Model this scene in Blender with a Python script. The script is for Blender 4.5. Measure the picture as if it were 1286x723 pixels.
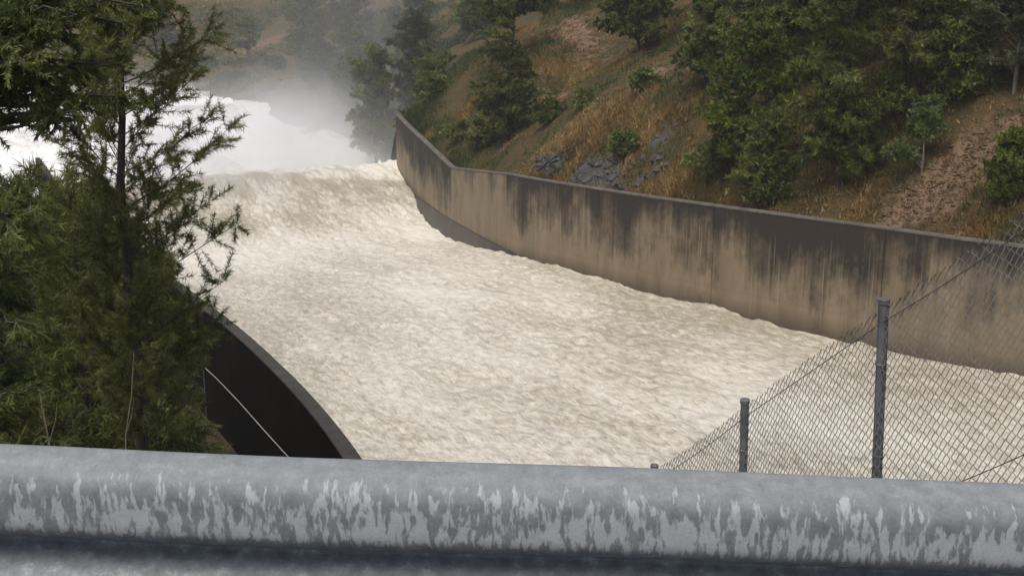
import bpy, bmesh, math, random
import numpy as np
from mathutils import Vector, Matrix

for _o in list(bpy.data.objects):
    bpy.data.objects.remove(_o, do_unlink=True)
SC = bpy.context.scene
COL = SC.collection
R = math.radians

# ------------------------------------------------------------------ camera
cam_data = bpy.data.cameras.new('camera')
cam_data.sensor_width = 36.0
cam_data.lens = 36.0 * 1552.0 / 1286.0
cam_data.clip_start = 0.05
cam_data.clip_end = 3000.0
cam = bpy.data.objects.new('camera', cam_data)
COL.objects.link(cam)
cam.location = (0, 0, 0)
cam.rotation_euler = (R(90 - 15), 0, 0)
SC.camera = cam

# ------------------------------------------------------------------ sky and sun (bright overcast)
SUN_EL, SUN_AZ = 62.0, 205.0          # azimuth from +Y (view direction) towards +X
world = bpy.data.worlds.new('World')
SC.world = world
world.use_nodes = True
wn = world.node_tree
wn.nodes.clear()
w_out = wn.nodes.new('ShaderNodeOutputWorld')
w_bg = wn.nodes.new('ShaderNodeBackground')
w_sky = wn.nodes.new('ShaderNodeTexSky')
w_sky.sky_type = 'NISHITA'
w_sky.sun_disc = False
w_sky.sun_elevation = R(SUN_EL)
w_sky.sun_rotation = R(SUN_AZ)
w_sky.air_density = 0.9
w_sky.dust_density = 6.0
w_sky.ozone_density = 3.0
w_bg.inputs['Strength'].default_value = 0.15
wn.links.new(w_sky.outputs['Color'], w_bg.inputs['Color'])
wn.links.new(w_bg.outputs['Background'], w_out.inputs['Surface'])
sun_data = bpy.data.lights.new('sun', 'SUN')
sun_data.energy = 1.5
sun_data.angle = R(35)
sun_data.color = (1.0, 0.955, 0.81)
sun = bpy.data.objects.new('sun', sun_data)
COL.objects.link(sun)
_sd = Vector((math.sin(R(SUN_AZ)) * math.cos(R(SUN_EL)), math.cos(R(SUN_AZ)) * math.cos(R(SUN_EL)), math.sin(R(SUN_EL))))
sun.rotation_euler = _sd.to_track_quat('Z', 'Y').to_euler()
SC.view_settings.view_transform = 'Standard'
SC.view_settings.look = 'None'
SC.view_settings.gamma = 1.0
SC.view_settings.use_curve_mapping = False
SC.view_settings.exposure = 0.0
SC.cycles.max_bounces = 6
SC.cycles.diffuse_bounces = 3
SC.cycles.glossy_bounces = 2
SC.cycles.transmission_bounces = 3
SC.cycles.transparent_max_bounces = 6
SC.cycles.volume_bounces = 3
SC.cycles.volume_step_rate = 2.0
SC.cycles.volume_max_steps = 128
SC.cycles.use_denoising = True
# ------------------------------------------------------------------ numeric helpers
def _hash(ix, iy, iz, seed):
    h = (ix.astype(np.int64) * 374761393 + iy.astype(np.int64) * 668265263 + iz.astype(np.int64) * 2147483647 + seed * 1274126177) & 0xFFFFFFFF
    h = ((h ^ (h >> 13)) * 1274126177) & 0xFFFFFFFF
    h = ((h ^ (h >> 16)) * 2246822519) & 0xFFFFFFFF
    return ((h ^ (h >> 15)) & 0xFFFFFF) / float(0xFFFFFF)

def vnoise(x, y, z=0.0, seed=0):
    x, y, z = np.broadcast_arrays(np.asarray(x, float), np.asarray(y, float), np.asarray(z, float))
    ix, iy, iz = np.floor(x), np.floor(y), np.floor(z)
    fx, fy, fz = x - ix, y - iy, z - iz
    fx, fy, fz = [f * f * f * (f * (f * 6 - 15) + 10) for f in (fx, fy, fz)]
    o = 0
    for a in (0, 1):
        for b in (0, 1):
            for c in (0, 1):
                w = (fx if a else 1 - fx) * (fy if b else 1 - fy) * (fz if c else 1 - fz)
                o = o + w * _hash(ix + a, iy + b, iz + c, seed)
    return o * 2 - 1

def fbm(x, y, z=0.0, oct=4, seed=0):
    o, a = 0, 1.0
    for k in range(oct):
        o = o + a * vnoise(np.asarray(x) * 2 ** k, np.asarray(y) * 2 ** k, np.asarray(z) * 2 ** k, seed + k * 17)
        a *= 0.5
    return o

def sstep(a, b, x):
    t = np.clip((np.asarray(x, float) - a) / (b - a), 0, 1)
    return t * t * (3 - 2 * t)

def smooth_path(pts, step=1.0):
    """centripetal-ish Catmull-Rom through the plan points; returns xy samples, arc length, and arc length of each control point"""
    P = np.array(pts, float)
    P2 = np.vstack([2 * P[0] - P[1], P, 2 * P[-1] - P[-2]])
    out, ctrl = [], []
    for i in range(len(P) - 1):
        p0, p1, p2, p3 = P2[i:i + 4]
        n = max(4, int(np.linalg.norm(p2 - p1) / 0.25))
        m1 = (p2 - p0) / (np.linalg.norm(p2 - p1) + np.linalg.norm(p1 - p0)) * np.linalg.norm(p2 - p1)
        m2 = (p3 - p1) / (np.linalg.norm(p3 - p2) + np.linalg.norm(p2 - p1)) * np.linalg.norm(p2 - p1)
        ctrl.append(len(out))
        for k in range(n):
            t = k / n
            out.append((2 * t ** 3 - 3 * t ** 2 + 1) * p1 + (t ** 3 - 2 * t ** 2 + t) * m1 + (-2 * t ** 3 + 3 * t ** 2) * p2 + (t ** 3 - t ** 2) * m2)
    ctrl.append(len(out))
    out.append(P[-1])
    out = np.array(out)
    s = np.concatenate([[0], np.cumsum(np.linalg.norm(np.diff(out, axis=0), axis=1))])
    return out, s, s[ctrl]

class Path:
    def __init__(self, pts):
        self.xy, self.s, self.cs = smooth_path(pts)
        self.len = self.s[-1]
    def at(self, q):
        q = np.asarray(q, float)
        return np.stack([np.interp(q, self.s, self.xy[:, 0]), np.interp(q, self.s, self.xy[:, 1])], -1)
    def right(self, q):
        a, b = self.at(np.clip(np.asarray(q) - .6, 0, self.len)), self.at(np.clip(np.asarray(q) + .6, 0, self.len))
        d = b - a
        d /= np.linalg.norm(d, axis=-1, keepdims=True)
        return np.stack([d[..., 1], -d[..., 0]], -1)
    def s_of_y(self, y):
        i = np.argmin(np.abs(self.xy[:, 1] - y))
        return self.s[i]

# ------------------------------------------------------------------ the chute in plan: X, Y, wall top, water level (camera at the origin, Z up)
RC = [(60, 25, -10.6, -16.6), (40, 38, -11.6, -17.6), (23.5, 54, -12.58, -18.75), (18, 61.5, -13.17, -19.5), (11.5, 71, -13.97, -20.25),
      (6.1, 79.8, -14.72, -20.75), (-.3, 92.5, -15.83, -22.05), (-5.35, 107.1, -17.77, -23.95), (-8.4, 117, -16.95, -23.95), (-10.4, 123.4, -16.4, -22.5), (-12.2, 129.6, -15.87, -21.8)]
LC = [(20, 7, -3.6, -15.2), (10, 9.5, -5.2, -16), (3, 15, -8.6, -16.8), (-1.5, 22, -11.6, -17.8), (-4, 29.9, -12.46, -18.6), (-5.85, 35.1, -12.99, -19.1), (-8.05, 40.45, -13.49, -19.6),
      (-10.65, 46.1, -13.92, -20.1), (-14.85, 54.5, -14.55, -20.8), (-20.6, 67.3, -16.2, -22.3), (-30.3, 86.7, -17.83, -24.0), (-34.2, 94.4, -18.47, -24.3), (-38.5, 103, -18.2, -23.6), (-43.4, 112.8, -17.83, -22.2)]
RP, LP = Path([c[:2] for c in RC]), Path([c[:2] for c in LC])
r_top = lambda s: np.interp(s, RP.cs, [c[2] for c in RC])
l_top = lambda s: np.interp(s, LP.cs, [c[2] for c in LC])
def smooth_prof(P, C):
    q = np.arange(0, P.len + 1, .5)
    v = np.interp(q, P.cs, [c[3] for c in C])
    k = np.hanning(15); k /= k.sum()
    vv = np.convolve(np.concatenate([[v[0]] * 7, v, [v[-1]] * 7]), k, 'valid')
    return lambda s: np.interp(s, q, vv)
r_wat, l_wat = smooth_prof(RP, RC), smooth_prof(LP, LC)

# ------------------------------------------------------------------ terrain: the hill right of the chute and around the river bend, as offset strips along a bank path
HILL_PTS = [(130, -25), (90, 5)] + [c[:2] for c in RC] + [(-16, 146), (-22, 172), (-34, 203), (-52, 243), (-84, 278), (-140, 300), (-230, 310), (-330, 300)]
HP = Path(HILL_PTS)
H_END = HP.cs[12]                     # end of the right wall along the hill path
H_BASE = [(-8, 0)]
_hb_s = list(HP.cs[:13]) + [H_END + 6, H_END + 14, HP.len]
_hb_z = [-7.5, -9.0] + [c[2] - .9 for c in RC] + [-21.5, -28.4, -28.6]
def hill_z(s, t):
    s, t = np.asarray(s, float), np.asarray(t, float)
    x = HP.at(s) + HP.right(s) * t[..., None]
    base = np.interp(s, _hb_s, _hb_z)
    far = sstep(H_END + 60, H_END + 130, s)
    tt = np.maximum(t - .9, 0)
    steep = .95 * np.minimum(tt, 7) + .56 * np.maximum(tt - 7, 0)
    gentle = .34 * np.minimum(tt, 30) + .5 * np.maximum(tt - 30, 0)
    z = base + steep * (1 - far) + gentle * far
    hmax = 26 + 6 * fbm(x[..., 0] / 60, x[..., 1] / 60, oct=2, seed=5)
    z = np.where(z > hmax - 8, hmax - 8 + 8 * (1 - np.exp(-np.maximum(z - hmax + 8, 0) / 8)), z)
    amp = sstep(.8, 6, t)
    z = z + amp * (1.1 * fbm(x[..., 0] / 9, x[..., 1] / 9, oct=4, seed=3) + .22 * fbm(x[..., 0] / 1.5, x[..., 1] / 1.5, oct=2, seed=9))
    # a bench track cut into the slope
    return x, z

def hill_find(X, Y):
    """s, t of a plan position on the hill"""
    d = np.hypot(HP.xy[:, 0] - X, HP.xy[:, 1] - Y)
    i = int(np.argmin(d))
    r = HP.right(HP.s[i])
    return HP.s[i], float((X - HP.xy[i, 0]) * r[0] + (Y - HP.xy[i, 1]) * r[1])
def hill_at(X, Y):
    s, t = hill_find(X, Y)
    return float(hill_z(np.array([s]), np.array([t]))[1][0])

BANK_PTS = [(60, 2), (40, 4)] + [c[:2] for c in LC] + [(-50, 122), (-66, 130), (-100, 138), (-180, 146), (-330, 150)]
BP = Path(BANK_PTS)
B_END = BP.cs[15]
_bb_s = list(BP.cs[:16]) + [B_END + 10, BP.len]
_bb_z = [-2.5, -2.8, -4.0, -5.5, -9.0, -12.6, -17.2, -18.4, -18.9, -19.1, -19.6, -21, -22.8, -23.4, -24.5, -26.0, -28.5, -28.7]
def bank_z(s, t):
    s, t = np.asarray(s, float), np.asarray(t, float)
    x = BP.at(s) - BP.right(s) * t[..., None]
    base = np.interp(s, _bb_s, _bb_z)
    far = sstep(B_END, B_END + 30, s)
    z = base + .06 * np.minimum(t, 25) * (1 - far) + .22 * np.maximum(t - 1, 0) * far
    emb = np.minimum(-1.72, -.05 - .68 * x[..., 1])
    z = np.maximum(z, emb - .0)
    z = np.minimum(z, -1.72)
    z = z + sstep(.5, 4, t) * sstep(4, 12, x[..., 1]) * (.35 * fbm(x[..., 0] / 5, x[..., 1] / 5, oct=3, seed=31))
    return x, z
def bank_at(X, Y):
    d = np.hypot(BP.xy[:, 0] - X, BP.xy[:, 1] - Y)
    i = int(np.argmin(d))
    r = BP.right(BP.s[i])
    t = float(-(X - BP.xy[i, 0]) * r[0] - (Y - BP.xy[i, 1]) * r[1])
    return float(bank_z(np.array([BP.s[i]]), np.array([t]))[1][0])
# ------------------------------------------------------------------ mesh helpers
def mesh_np(name, verts, faces, smooth=False, attrs=None, uv=None):
    """verts (n,3), faces (m,k) with constant k"""
    verts = np.ascontiguousarray(verts, np.float32)
    faces = np.ascontiguousarray(faces, np.int32)
    me = bpy.data.meshes.new(name)
    n, (m, k) = len(verts), faces.shape
    me.vertices.add(n)
    me.vertices.foreach_set('co', verts.ravel())
    me.loops.add(m * k)
    me.loops.foreach_set('vertex_index', faces.ravel())
    me.polygons.add(m)
    me.polygons.foreach_set('loop_start', np.arange(0, m * k, k, dtype=np.int32))
    me.polygons.foreach_set('loop_total', np.full(m, k, np.int32))
    if smooth:
        me.polygons.foreach_set('use_smooth', np.ones(m, bool))
    for nm, v in (attrs or {}).items():
        a = me.attributes.new(nm, 'FLOAT', 'POINT')
        a.data.foreach_set('value', np.ascontiguousarray(v, np.float32))
    if uv is not None:
        l = me.uv_layers.new(name='UVMap')
        l.data.foreach_set('uv', np.ascontiguousarray(uv[faces.ravel()], np.float32).ravel())
    me.update(calc_edges=True)
    me.validate()
    return me

def link(name, me, mat=None, parent=None, loc=None):
    o = bpy.data.objects.new(name, me)
    COL.objects.link(o)
    if mat is not None and me is not None:
        me.materials.clear(); me.materials.append(mat)
    if parent is not None:
        o.parent = parent
    if loc is not None:
        o.location = loc
    return o

def tag(o, label=None, cat=None, group=None, kind=None):
    if label: o['label'] = label
    if cat: o['category'] = cat
    if group: o['group'] = group
    if kind: o['kind'] = kind
    return o

def empty(name, loc, label=None, cat=None, group=None):
    o = bpy.data.objects.new(name, None)
    o.empty_display_size = .3
    COL.objects.link(o)
    o.location = loc
    return tag(o, label, cat, group)

def grid_faces(nu, nv, flip=False):
    i, j = np.meshgrid(np.arange(nu - 1), np.arange(nv - 1), indexing='ij')
    a = (i * nv + j).ravel()
    f = np.stack([a, a + nv, a + nv + 1, a + 1], -1)
    return f[:, ::-1] if flip else f

def tubes(segs, sides=5):
    """segs: list of (points (n,3), radii (n,)) -> verts, quads; segments of equal length are swept together"""
    V, F, off = [], [], 0
    ang = np.linspace(0, 2 * np.pi, sides, endpoint=False)
    by_n = {}
    for P, rad in segs:
        by_n.setdefault(len(P), []).append((P, rad))
    for n, lst in by_n.items():
        P = np.array([p for p, _ in lst], float); rad = np.array([r for _, r in lst], float)
        m = len(lst)
        T = np.gradient(P, axis=1)
        T /= np.linalg.norm(T, axis=2, keepdims=True) + 1e-9
        ref = np.where(np.abs(T[..., 2:3]) < .9, np.array([0, 0, 1.]), np.array([1., 0, 0]))
        A = np.cross(T, ref); A /= np.linalg.norm(A, axis=2, keepdims=True) + 1e-9
        B = np.cross(T, A)
        ring = P[:, :, None] + rad[:, :, None, None] * (np.cos(ang)[:, None] * A[:, :, None] + np.sin(ang)[:, None] * B[:, :, None])
        V.append(ring.reshape(-1, 3))
        k, i, j = np.meshgrid(np.arange(m), np.arange(n - 1), np.arange(sides), indexing='ij')
        a = off + (k * n + i) * sides + j; b = off + (k * n + i) * sides + (j + 1) % sides
        F.append(np.stack([a, b, b + sides, a + sides], -1).reshape(-1, 4))
        off += m * n * sides
    return np.vstack(V), np.vstack(F)

def tube_mesh(name, segs, sides=5):
    v, f = tubes(segs, sides)
    return mesh_np(name, v, f, smooth=True)

def capped_post(name, p0, p1, r, sides=12):
    bm = bmesh.new()
    p0, p1 = Vector(p0), Vector(p1)
    ax = (p1 - p0); L = ax.length
    q = ax.to_track_quat('Z', 'Y').to_matrix()
    rings = []
    for z, rr in ((0, r), (L - .004, r), (L, r * .9)):
        rings.append([bm.verts.new(p0 + q @ Vector((math.cos(k * 2 * math.pi / sides) * rr, math.sin(k * 2 * math.pi / sides) * rr, z))) for k in range(sides)])
    for a, b in zip(rings, rings[1:]):
        for k in range(sides):
            bm.faces.new((a[k], a[(k + 1) % sides], b[(k + 1) % sides], b[k]))
    bm.faces.new(rings[-1]); bm.faces.new(rings[0][::-1])
    me = bpy.data.meshes.new(name); bm.to_mesh(me); bm.free()
    me.polygons.foreach_set('use_smooth', np.ones(len(me.polygons), bool)) if False else None
    return me

# ------------------------------------------------------------------ material helpers
class NT:
    def __init__(self, name):
        self.m = bpy.data.materials.new(name); self.m.use_nodes = True
        self.t = self.m.node_tree; self.t.nodes.clear()
        self.out = self.t.nodes.new('ShaderNodeOutputMaterial')
    def n(self, typ, **kw):
        nd = self.t.nodes.new(typ)
        for k, v in kw.items():
            if k.startswith('i_'):
                key = k[2:]
                key = int(key) if key.isdigit() else key.replace('_', ' ')
                if hasattr(v, 'is_output'): self.t.links.new(v, nd.inputs[key])
                else: nd.inputs[key].default_value = v
            else: setattr(nd, k, v)
        return nd
    def l(self, a, b): self.t.links.new(a, b)
    def math(self, op, a, b=None, clamp=False):
        nd = self.n('ShaderNodeMath', operation=op, use_clamp=clamp)
        for i, v in enumerate((a, b)):
            if v is None: continue
            if hasattr(v, 'is_output'): self.l(v, nd.inputs[i])
            else: nd.inputs[i].default_value = v
        return nd.outputs[0]
    def noise(self, vec, scale, detail=4, rough=.55, dist=0.0, out='Fac'):
        nd = self.n('ShaderNodeTexNoise')
        self.l(vec, nd.inputs['Vector'])
        nd.inputs['Scale'].default_value = scale; nd.inputs['Detail'].default_value = detail
        nd.inputs['Roughness'].default_value = rough; nd.inputs['Distortion'].default_value = dist
        return nd.outputs[out]
    def ramp(self, fac, *stops, interp='LINEAR'):
        nd = self.n('ShaderNodeValToRGB')
        cr = nd.color_ramp; cr.interpolation = interp
        while len(cr.elements) < len(stops): cr.elements.new(.5)
        for e, (p, c) in zip(cr.elements, stops):
            e.position = p
            e.color = (c, c, c, 1) if isinstance(c, (int, float)) else (*c, 1)
        self.l(fac, nd.inputs['Fac'])
        return nd.outputs['Color']
    def mix(self, fac, a, b, blend='MIX'):
        nd = self.n('ShaderNodeMix', data_type='RGBA', blend_type=blend)
        for v, key in ((fac, 0), (a, 6), (b, 7)):
            if hasattr(v, 'is_output'): self.l(v, nd.inputs[key])
            elif isinstance(v, (int, float)): nd.inputs[key].default_value = v
            else: nd.inputs[key].default_value = (*v, 1)
        return nd.outputs[2]
    def mapping(self, vec, scale=(1, 1, 1), rot=(0, 0, 0)):
        nd = self.n('ShaderNodeMapping'); self.l(vec, nd.inputs['Vector'])
        nd.inputs['Scale'].default_value = scale; nd.inputs['Rotation'].default_value = rot
        return nd.outputs[0]
    def bump(self, h, strength=.5, dist=.05):
        nd = self.n('ShaderNodeBump'); self.l(h, nd.inputs['Height'])
        nd.inputs['Strength'].default_value = strength; nd.inputs['Distance'].default_value = dist
        return nd.outputs[0]
    def bsdf(self, col, rough=.8, normal=None, metallic=0.0, spec=.4):
        nd = self.n('ShaderNodeBsdfPrincipled')
        for v, key in ((col, 'Base Color'), (rough, 'Roughness'), (metallic, 'Metallic'), (spec, 'Specular IOR Level')):
            if hasattr(v, 'is_output'): self.l(v, nd.inputs[key])
            elif key == 'Base Color': nd.inputs[key].default_value = (*v, 1)
            else: nd.inputs[key].default_value = v
        if normal is not None: self.l(normal, nd.inputs['Normal'])
        return nd.outputs[0]
    def done(self, sh):
        self.l(sh, self.out.inputs['Surface']); return self.m
    def geo(self, o='Position'): return self.n('ShaderNodeNewGeometry').outputs[o]
    def obj(self): return self.n('ShaderNodeTexCoord').outputs['Object']
    def uv(self): return self.n('ShaderNodeTexCoord').outputs['UV']
    def attr(self, nm, out='Fac', typ='GEOMETRY'):
        return self.n('ShaderNodeAttribute', attribute_name=nm, attribute_type=typ).outputs[out]

def leaf_mat(name, c0, c1, c2, trans=.38):
    g = NT(name)
    t = g.attr('tint')
    col = g.ramp(t, (0.0, c0), (.55, c1), (1.0, c2))
    d = g.bsdf(col, .55, spec=.3)
    tr = g.n('ShaderNodeBsdfTranslucent'); g.l(col, tr.inputs['Color'])
    mx = g.n('ShaderNodeMixShader'); mx.inputs[0].default_value = trans
    g.l(d, mx.inputs[1]); g.l(tr.outputs[0], mx.inputs[2])
    return g.done(mx.outputs[0])

def bark_mat(name, c0, c1):
    g = NT(name)
    p = g.obj()
    n = g.noise(g.mapping(p, (6, 6, 1.2)), 3, 5)
    return g.done(g.bsdf(g.ramp(n, (.3, c0), (.7, c1)), .9, g.bump(n, .5, .03)))

M = {}
M['leaf_casuarina'] = leaf_mat('casuarina needles', (.074, .088, .024), (.155, .172, .046), (.27, .28, .10))
M['leaf_wattle'] = leaf_mat('wattle leaves', (.070, .092, .022), (.150, .180, .046), (.27, .30, .10))
M['leaf_bright'] = leaf_mat('bright leaves', (.065, .090, .012), (.125, .165, .020), (.22, .26, .040))
M['leaf_dark'] = leaf_mat('dark leaves', (.058, .076, .015), (.112, .138, .026), (.195, .22, .05))
M['leaf_grey'] = leaf_mat('grey green leaves', (.060, .076, .034), (.105, .122, .056), (.16, .175, .088))
M['leaf_yellow'] = leaf_mat('yellow green leaves', (.07, .095, .022), (.12, .15, .035), (.18, .21, .06))
M['leaf_pale'] = leaf_mat('pale leaves', (.085, .12, .035), (.15, .20, .06), (.23, .27, .10))
M['bark'] = bark_mat('bark', (.030, .026, .021), (.085, .072, .058))
M['bark_pale'] = bark_mat('pale bark', (.10, .09, .075), (.25, .22, .18))
M['dry_grass'] = leaf_mat('dry grass', (.090, .078, .022), (.215, .130, .040), (.33, .225, .090), .25)
M['green_grass'] = leaf_mat('green ground cover', (.040, .060, .014), (.080, .095, .024), (.15, .14, .045), .25)

# concrete of the right wall: tan, with black mould streaks running down from the top
def concrete_right():
    g = NT('stained tan concrete')
    uv = g.uv()
    sep = g.n('ShaderNodeSeparateXYZ'); g.l(uv, sep.inputs[0])
    v = sep.outputs['Y']                      # metres below the wall top
    stain = g.attr('stain', 'Fac', 'OBJECT')
    streak = g.noise(g.mapping(uv, (1.7, .05, 1)), 1.6, 5, .62)
    streak2 = g.noise(g.mapping(uv, (5.5, .12, 1)), 1.3, 3, .6)
    blot = g.noise(g.mapping(uv, (.30, .20, 1)), 1.0, 6, .66)
    grain = g.noise(uv, 7, 5, .6)
    depth = g.math('SUBTRACT', 1.0, g.math('DIVIDE', v, 5.2))
    m = g.math('ADD', g.math('MULTIPLY', g.math('SUBTRACT', streak, .5), .95), g.math('MULTIPLY', g.math('SUBTRACT', streak2, .5), .38))
    m = g.math('ADD', m, g.math('MULTIPLY', g.math('SUBTRACT', blot, .5), 2.9))
    m = g.math('ADD', g.math('MULTIPLY', depth, 1.05), m)
    m = g.math('ADD', m, stain)
    mould = g.ramp(m, (.30, 0.0), (.66, .60), (1.08, 1.0))
    tan = g.ramp(g.noise(g.mapping(uv, (.5, .16, 1)), 1.4, 4), (.3, (.165, .126, .080)), (.7, (.285, .222, .145)))
    tan = g.mix(g.math('MULTIPLY', grain, .5), tan, (.20, .155, .105))
    col = g.mix(mould, tan, g.mix(grain, (.022, .019, .015), (.048, .040, .031)))
    pale = g.ramp(g.noise(g.mapping(uv, (4.2, .07, 1)), 1.7, 2, .5), (.63, 0.0), (.70, .5))
    pale = g.math('MULTIPLY', pale, g.ramp(g.math('DIVIDE', v, 6.0), (.1, 0.0), (.35, 1.0)))
    col = g.mix(pale, col, (.30, .26, .19))
    # damp dark foot near the water
    foot = g.ramp(g.math('ADD', g.math('DIVIDE', v, 10.0), g.math('MULTIPLY', blot, .12)), (.565, 0.0), (.665, 1.0))
    col = g.mix(g.math('MULTIPLY', foot, .7), col, (.06, .047, .034))
    # horizontal lift lines of the formwork
    lift = g.math('PINGPONG', g.math('ADD', v, .02), 1.2)
    line = g.ramp(lift, (0.0, .35), (.018, 0.0))
    col = g.mix(line, col, (.05, .042, .033))
    return g.done(g.bsdf(col, .85, g.bump(g.math('ADD', g.math('MULTIPLY', grain, .6), streak), .25, .03), spec=.25))
M['wall_right'] = concrete_right()

def concrete_plain(name, c0, c1, c2, sc=.6, rough=.85, spec=.25):
    g = NT(name)
    p = g.geo()
    a = g.noise(g.mapping(p, (1, 1, .45)), sc, 6, .62)
    b = g.noise(p, 9, 4, .6)
    col = g.ramp(g.math('ADD', g.math('MULTIPLY', a, .8), g.math('MULTIPLY', b, .2)), (.3, c0), (.5, c1), (.72, c2))
    return g.done(g.bsdf(col, rough, g.bump(b, .3, .02), spec=spec))
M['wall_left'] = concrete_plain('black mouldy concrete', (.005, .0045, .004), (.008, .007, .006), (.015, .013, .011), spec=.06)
M['coping'] = concrete_plain('weathered coping', (.075, .068, .058), (.120, .108, .090), (.185, .165, .135), 1.4)
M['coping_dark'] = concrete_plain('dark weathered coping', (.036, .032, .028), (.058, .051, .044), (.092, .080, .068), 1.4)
M['wet_concrete'] = concrete_plain('wet dark concrete', (.030, .024, .018), (.048, .038, .028), (.075, .06, .043), .8, .35)

def water_mat(name, foam, mid, brown, k_brown=0.0, sc=(.42, 1.0, 1.0)):
    """churned silty foam: UV = metres along and across the flow"""
    g = NT(name)
    uv = g.uv()
    m = g.mapping(uv, sc)
    n1 = g.noise(m, 2.5, 7, .68, .25)
    n2 = g.noise(m, .34, 4, .6, .3)
    n3 = g.noise(g.mapping(uv, (sc[0] * .8, sc[1] * 1.4, 1)), 6.0, 5, .70, .2)
    f = g.math('ADD', g.math('ADD', g.math('MULTIPLY', n1, .44), g.math('MULTIPLY', n2, .14)), g.math('MULTIPLY', n3, .42))
    f = g.math('SUBTRACT', f, g.math('MULTIPLY', g.attr('silt'), .16))
    col = g.ramp(f, (.385, brown), (.465, mid), (.535, foam), (.62, tuple(min(.9, c * 1.08) for c in foam)))
    h = g.math('ADD', g.math('MULTIPLY', n1, .6), g.math('MULTIPLY', n3, .4))
    return g.done(g.bsdf(col, g.ramp(f, (.38, .35), (.52, .75)), g.bump(h, .5, .14), spec=.25))
M['chute_water'] = water_mat('churning silty water', (.655, .622, .535), (.525, .488, .398), (.34, .302, .225))
M['foam'] = water_mat('white foam', (.90, .89, .86), (.80, .785, .745), (.50, .46, .39), sc=(.30, .36, 1))

def hill_mat():
    g = NT('hillside soil and dry grass')
    p = g.geo()
    n1 = g.noise(p, .22, 6, .6, .4)
    n2 = g.noise(p, 1.6, 6, .66)
    n3 = g.noise(p, 9, 4, .65)
    f = g.math('ADD', g.math('MULTIPLY', n1, .6), g.math('MULTIPLY', n2, .4))
    col = g.ramp(f, (.33, (.030, .036, .012)), (.45, (.070, .060, .023)), (.56, (.120, .078, .030)), (.70, (.085, .066, .030)))
    col = g.mix(g.math('MULTIPLY', n3, .55), col, (.045, .035, .020))
    dirt = g.ramp(g.math('ADD', n2, n3), (.78, (.060, .036, .021)), (1.0, (.140, .083, .048)), (1.25, (.22, .145, .092)))
    dm = g.math('MULTIPLY', g.attr('dirt'), 1.0)
    dm = g.ramp(g.math('ADD', dm, g.math('MULTIPLY', g.math('SUBTRACT', n2, .5), 1.8)), (.30, 0.0), (.85, .9))
    col = g.mix(dm, col, dirt)
    rock = g.ramp(g.math('ADD', g.math('MULTIPLY', n2, .5), g.math('MULTIPLY', n3, .5)), (.35, (.035, .034, .031)), (.5, (.075, .074, .069)), (.65, (.13, .128, .12)))
    rm = g.ramp(g.math('ADD', g.attr('rock'), g.math('MULTIPLY', g.math('SUBTRACT', n2, .5), .9)), (.4, 0.0), (.6, 1.0))
    col = g.mix(rm, col, rock)
    return g.done(g.bsdf(col, .95, g.bump(g.math('ADD', n2, g.math('MULTIPLY', n3, .5)), .8, .25), spec=.15))
M['hill'] = hill_mat()

def simple_noise_mat(name, c0, c1, sc, rough=.9, bump=.4, dist=.03, metallic=0.0, spec=.3):
    g = NT(name)
    n = g.noise(g.geo(), sc, 6, .65)
    return g.done(g.bsdf(g.ramp(n, (.32, c0), (.68, c1)), rough, g.bump(n, bump, dist), metallic, spec))
M['bank'] = simple_noise_mat('dark leaf litter soil', (.022, .018, .011), (.085, .055, .030), 1.3)
M['rock'] = simple_noise_mat('grey schist', (.032, .031, .028), (.098, .096, .088), 2.2, .8, .8, .1)
M['rock_brown'] = simple_noise_mat('brown river rock', (.09, .075, .055), (.22, .19, .15), .8, .8, .8, .2)
M['asphalt'] = simple_noise_mat('asphalt', (.035, .035, .036), (.07, .07, .07), 30, .85)
M['post_steel'] = simple_noise_mat('dull galvanised tube', (.10, .105, .11), (.20, .205, .21), 14, .55, .2, .004, .2)
M['wire'] = simple_noise_mat('weathered wire', (.10, .105, .10), (.22, .225, .22), 25, .5, .1, .002, .3)
M['rope'] = simple_noise_mat('white pipe', (.26, .255, .24), (.40, .39, .36), 6, .6)
M['twig_pale'] = simple_noise_mat('bleached stick', (.13, .115, .08), (.26, .23, .16), 9, .9)
M['log'] = simple_noise_mat('dead log', (.03, .026, .022), (.07, .06, .05), 4, .9)

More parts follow.
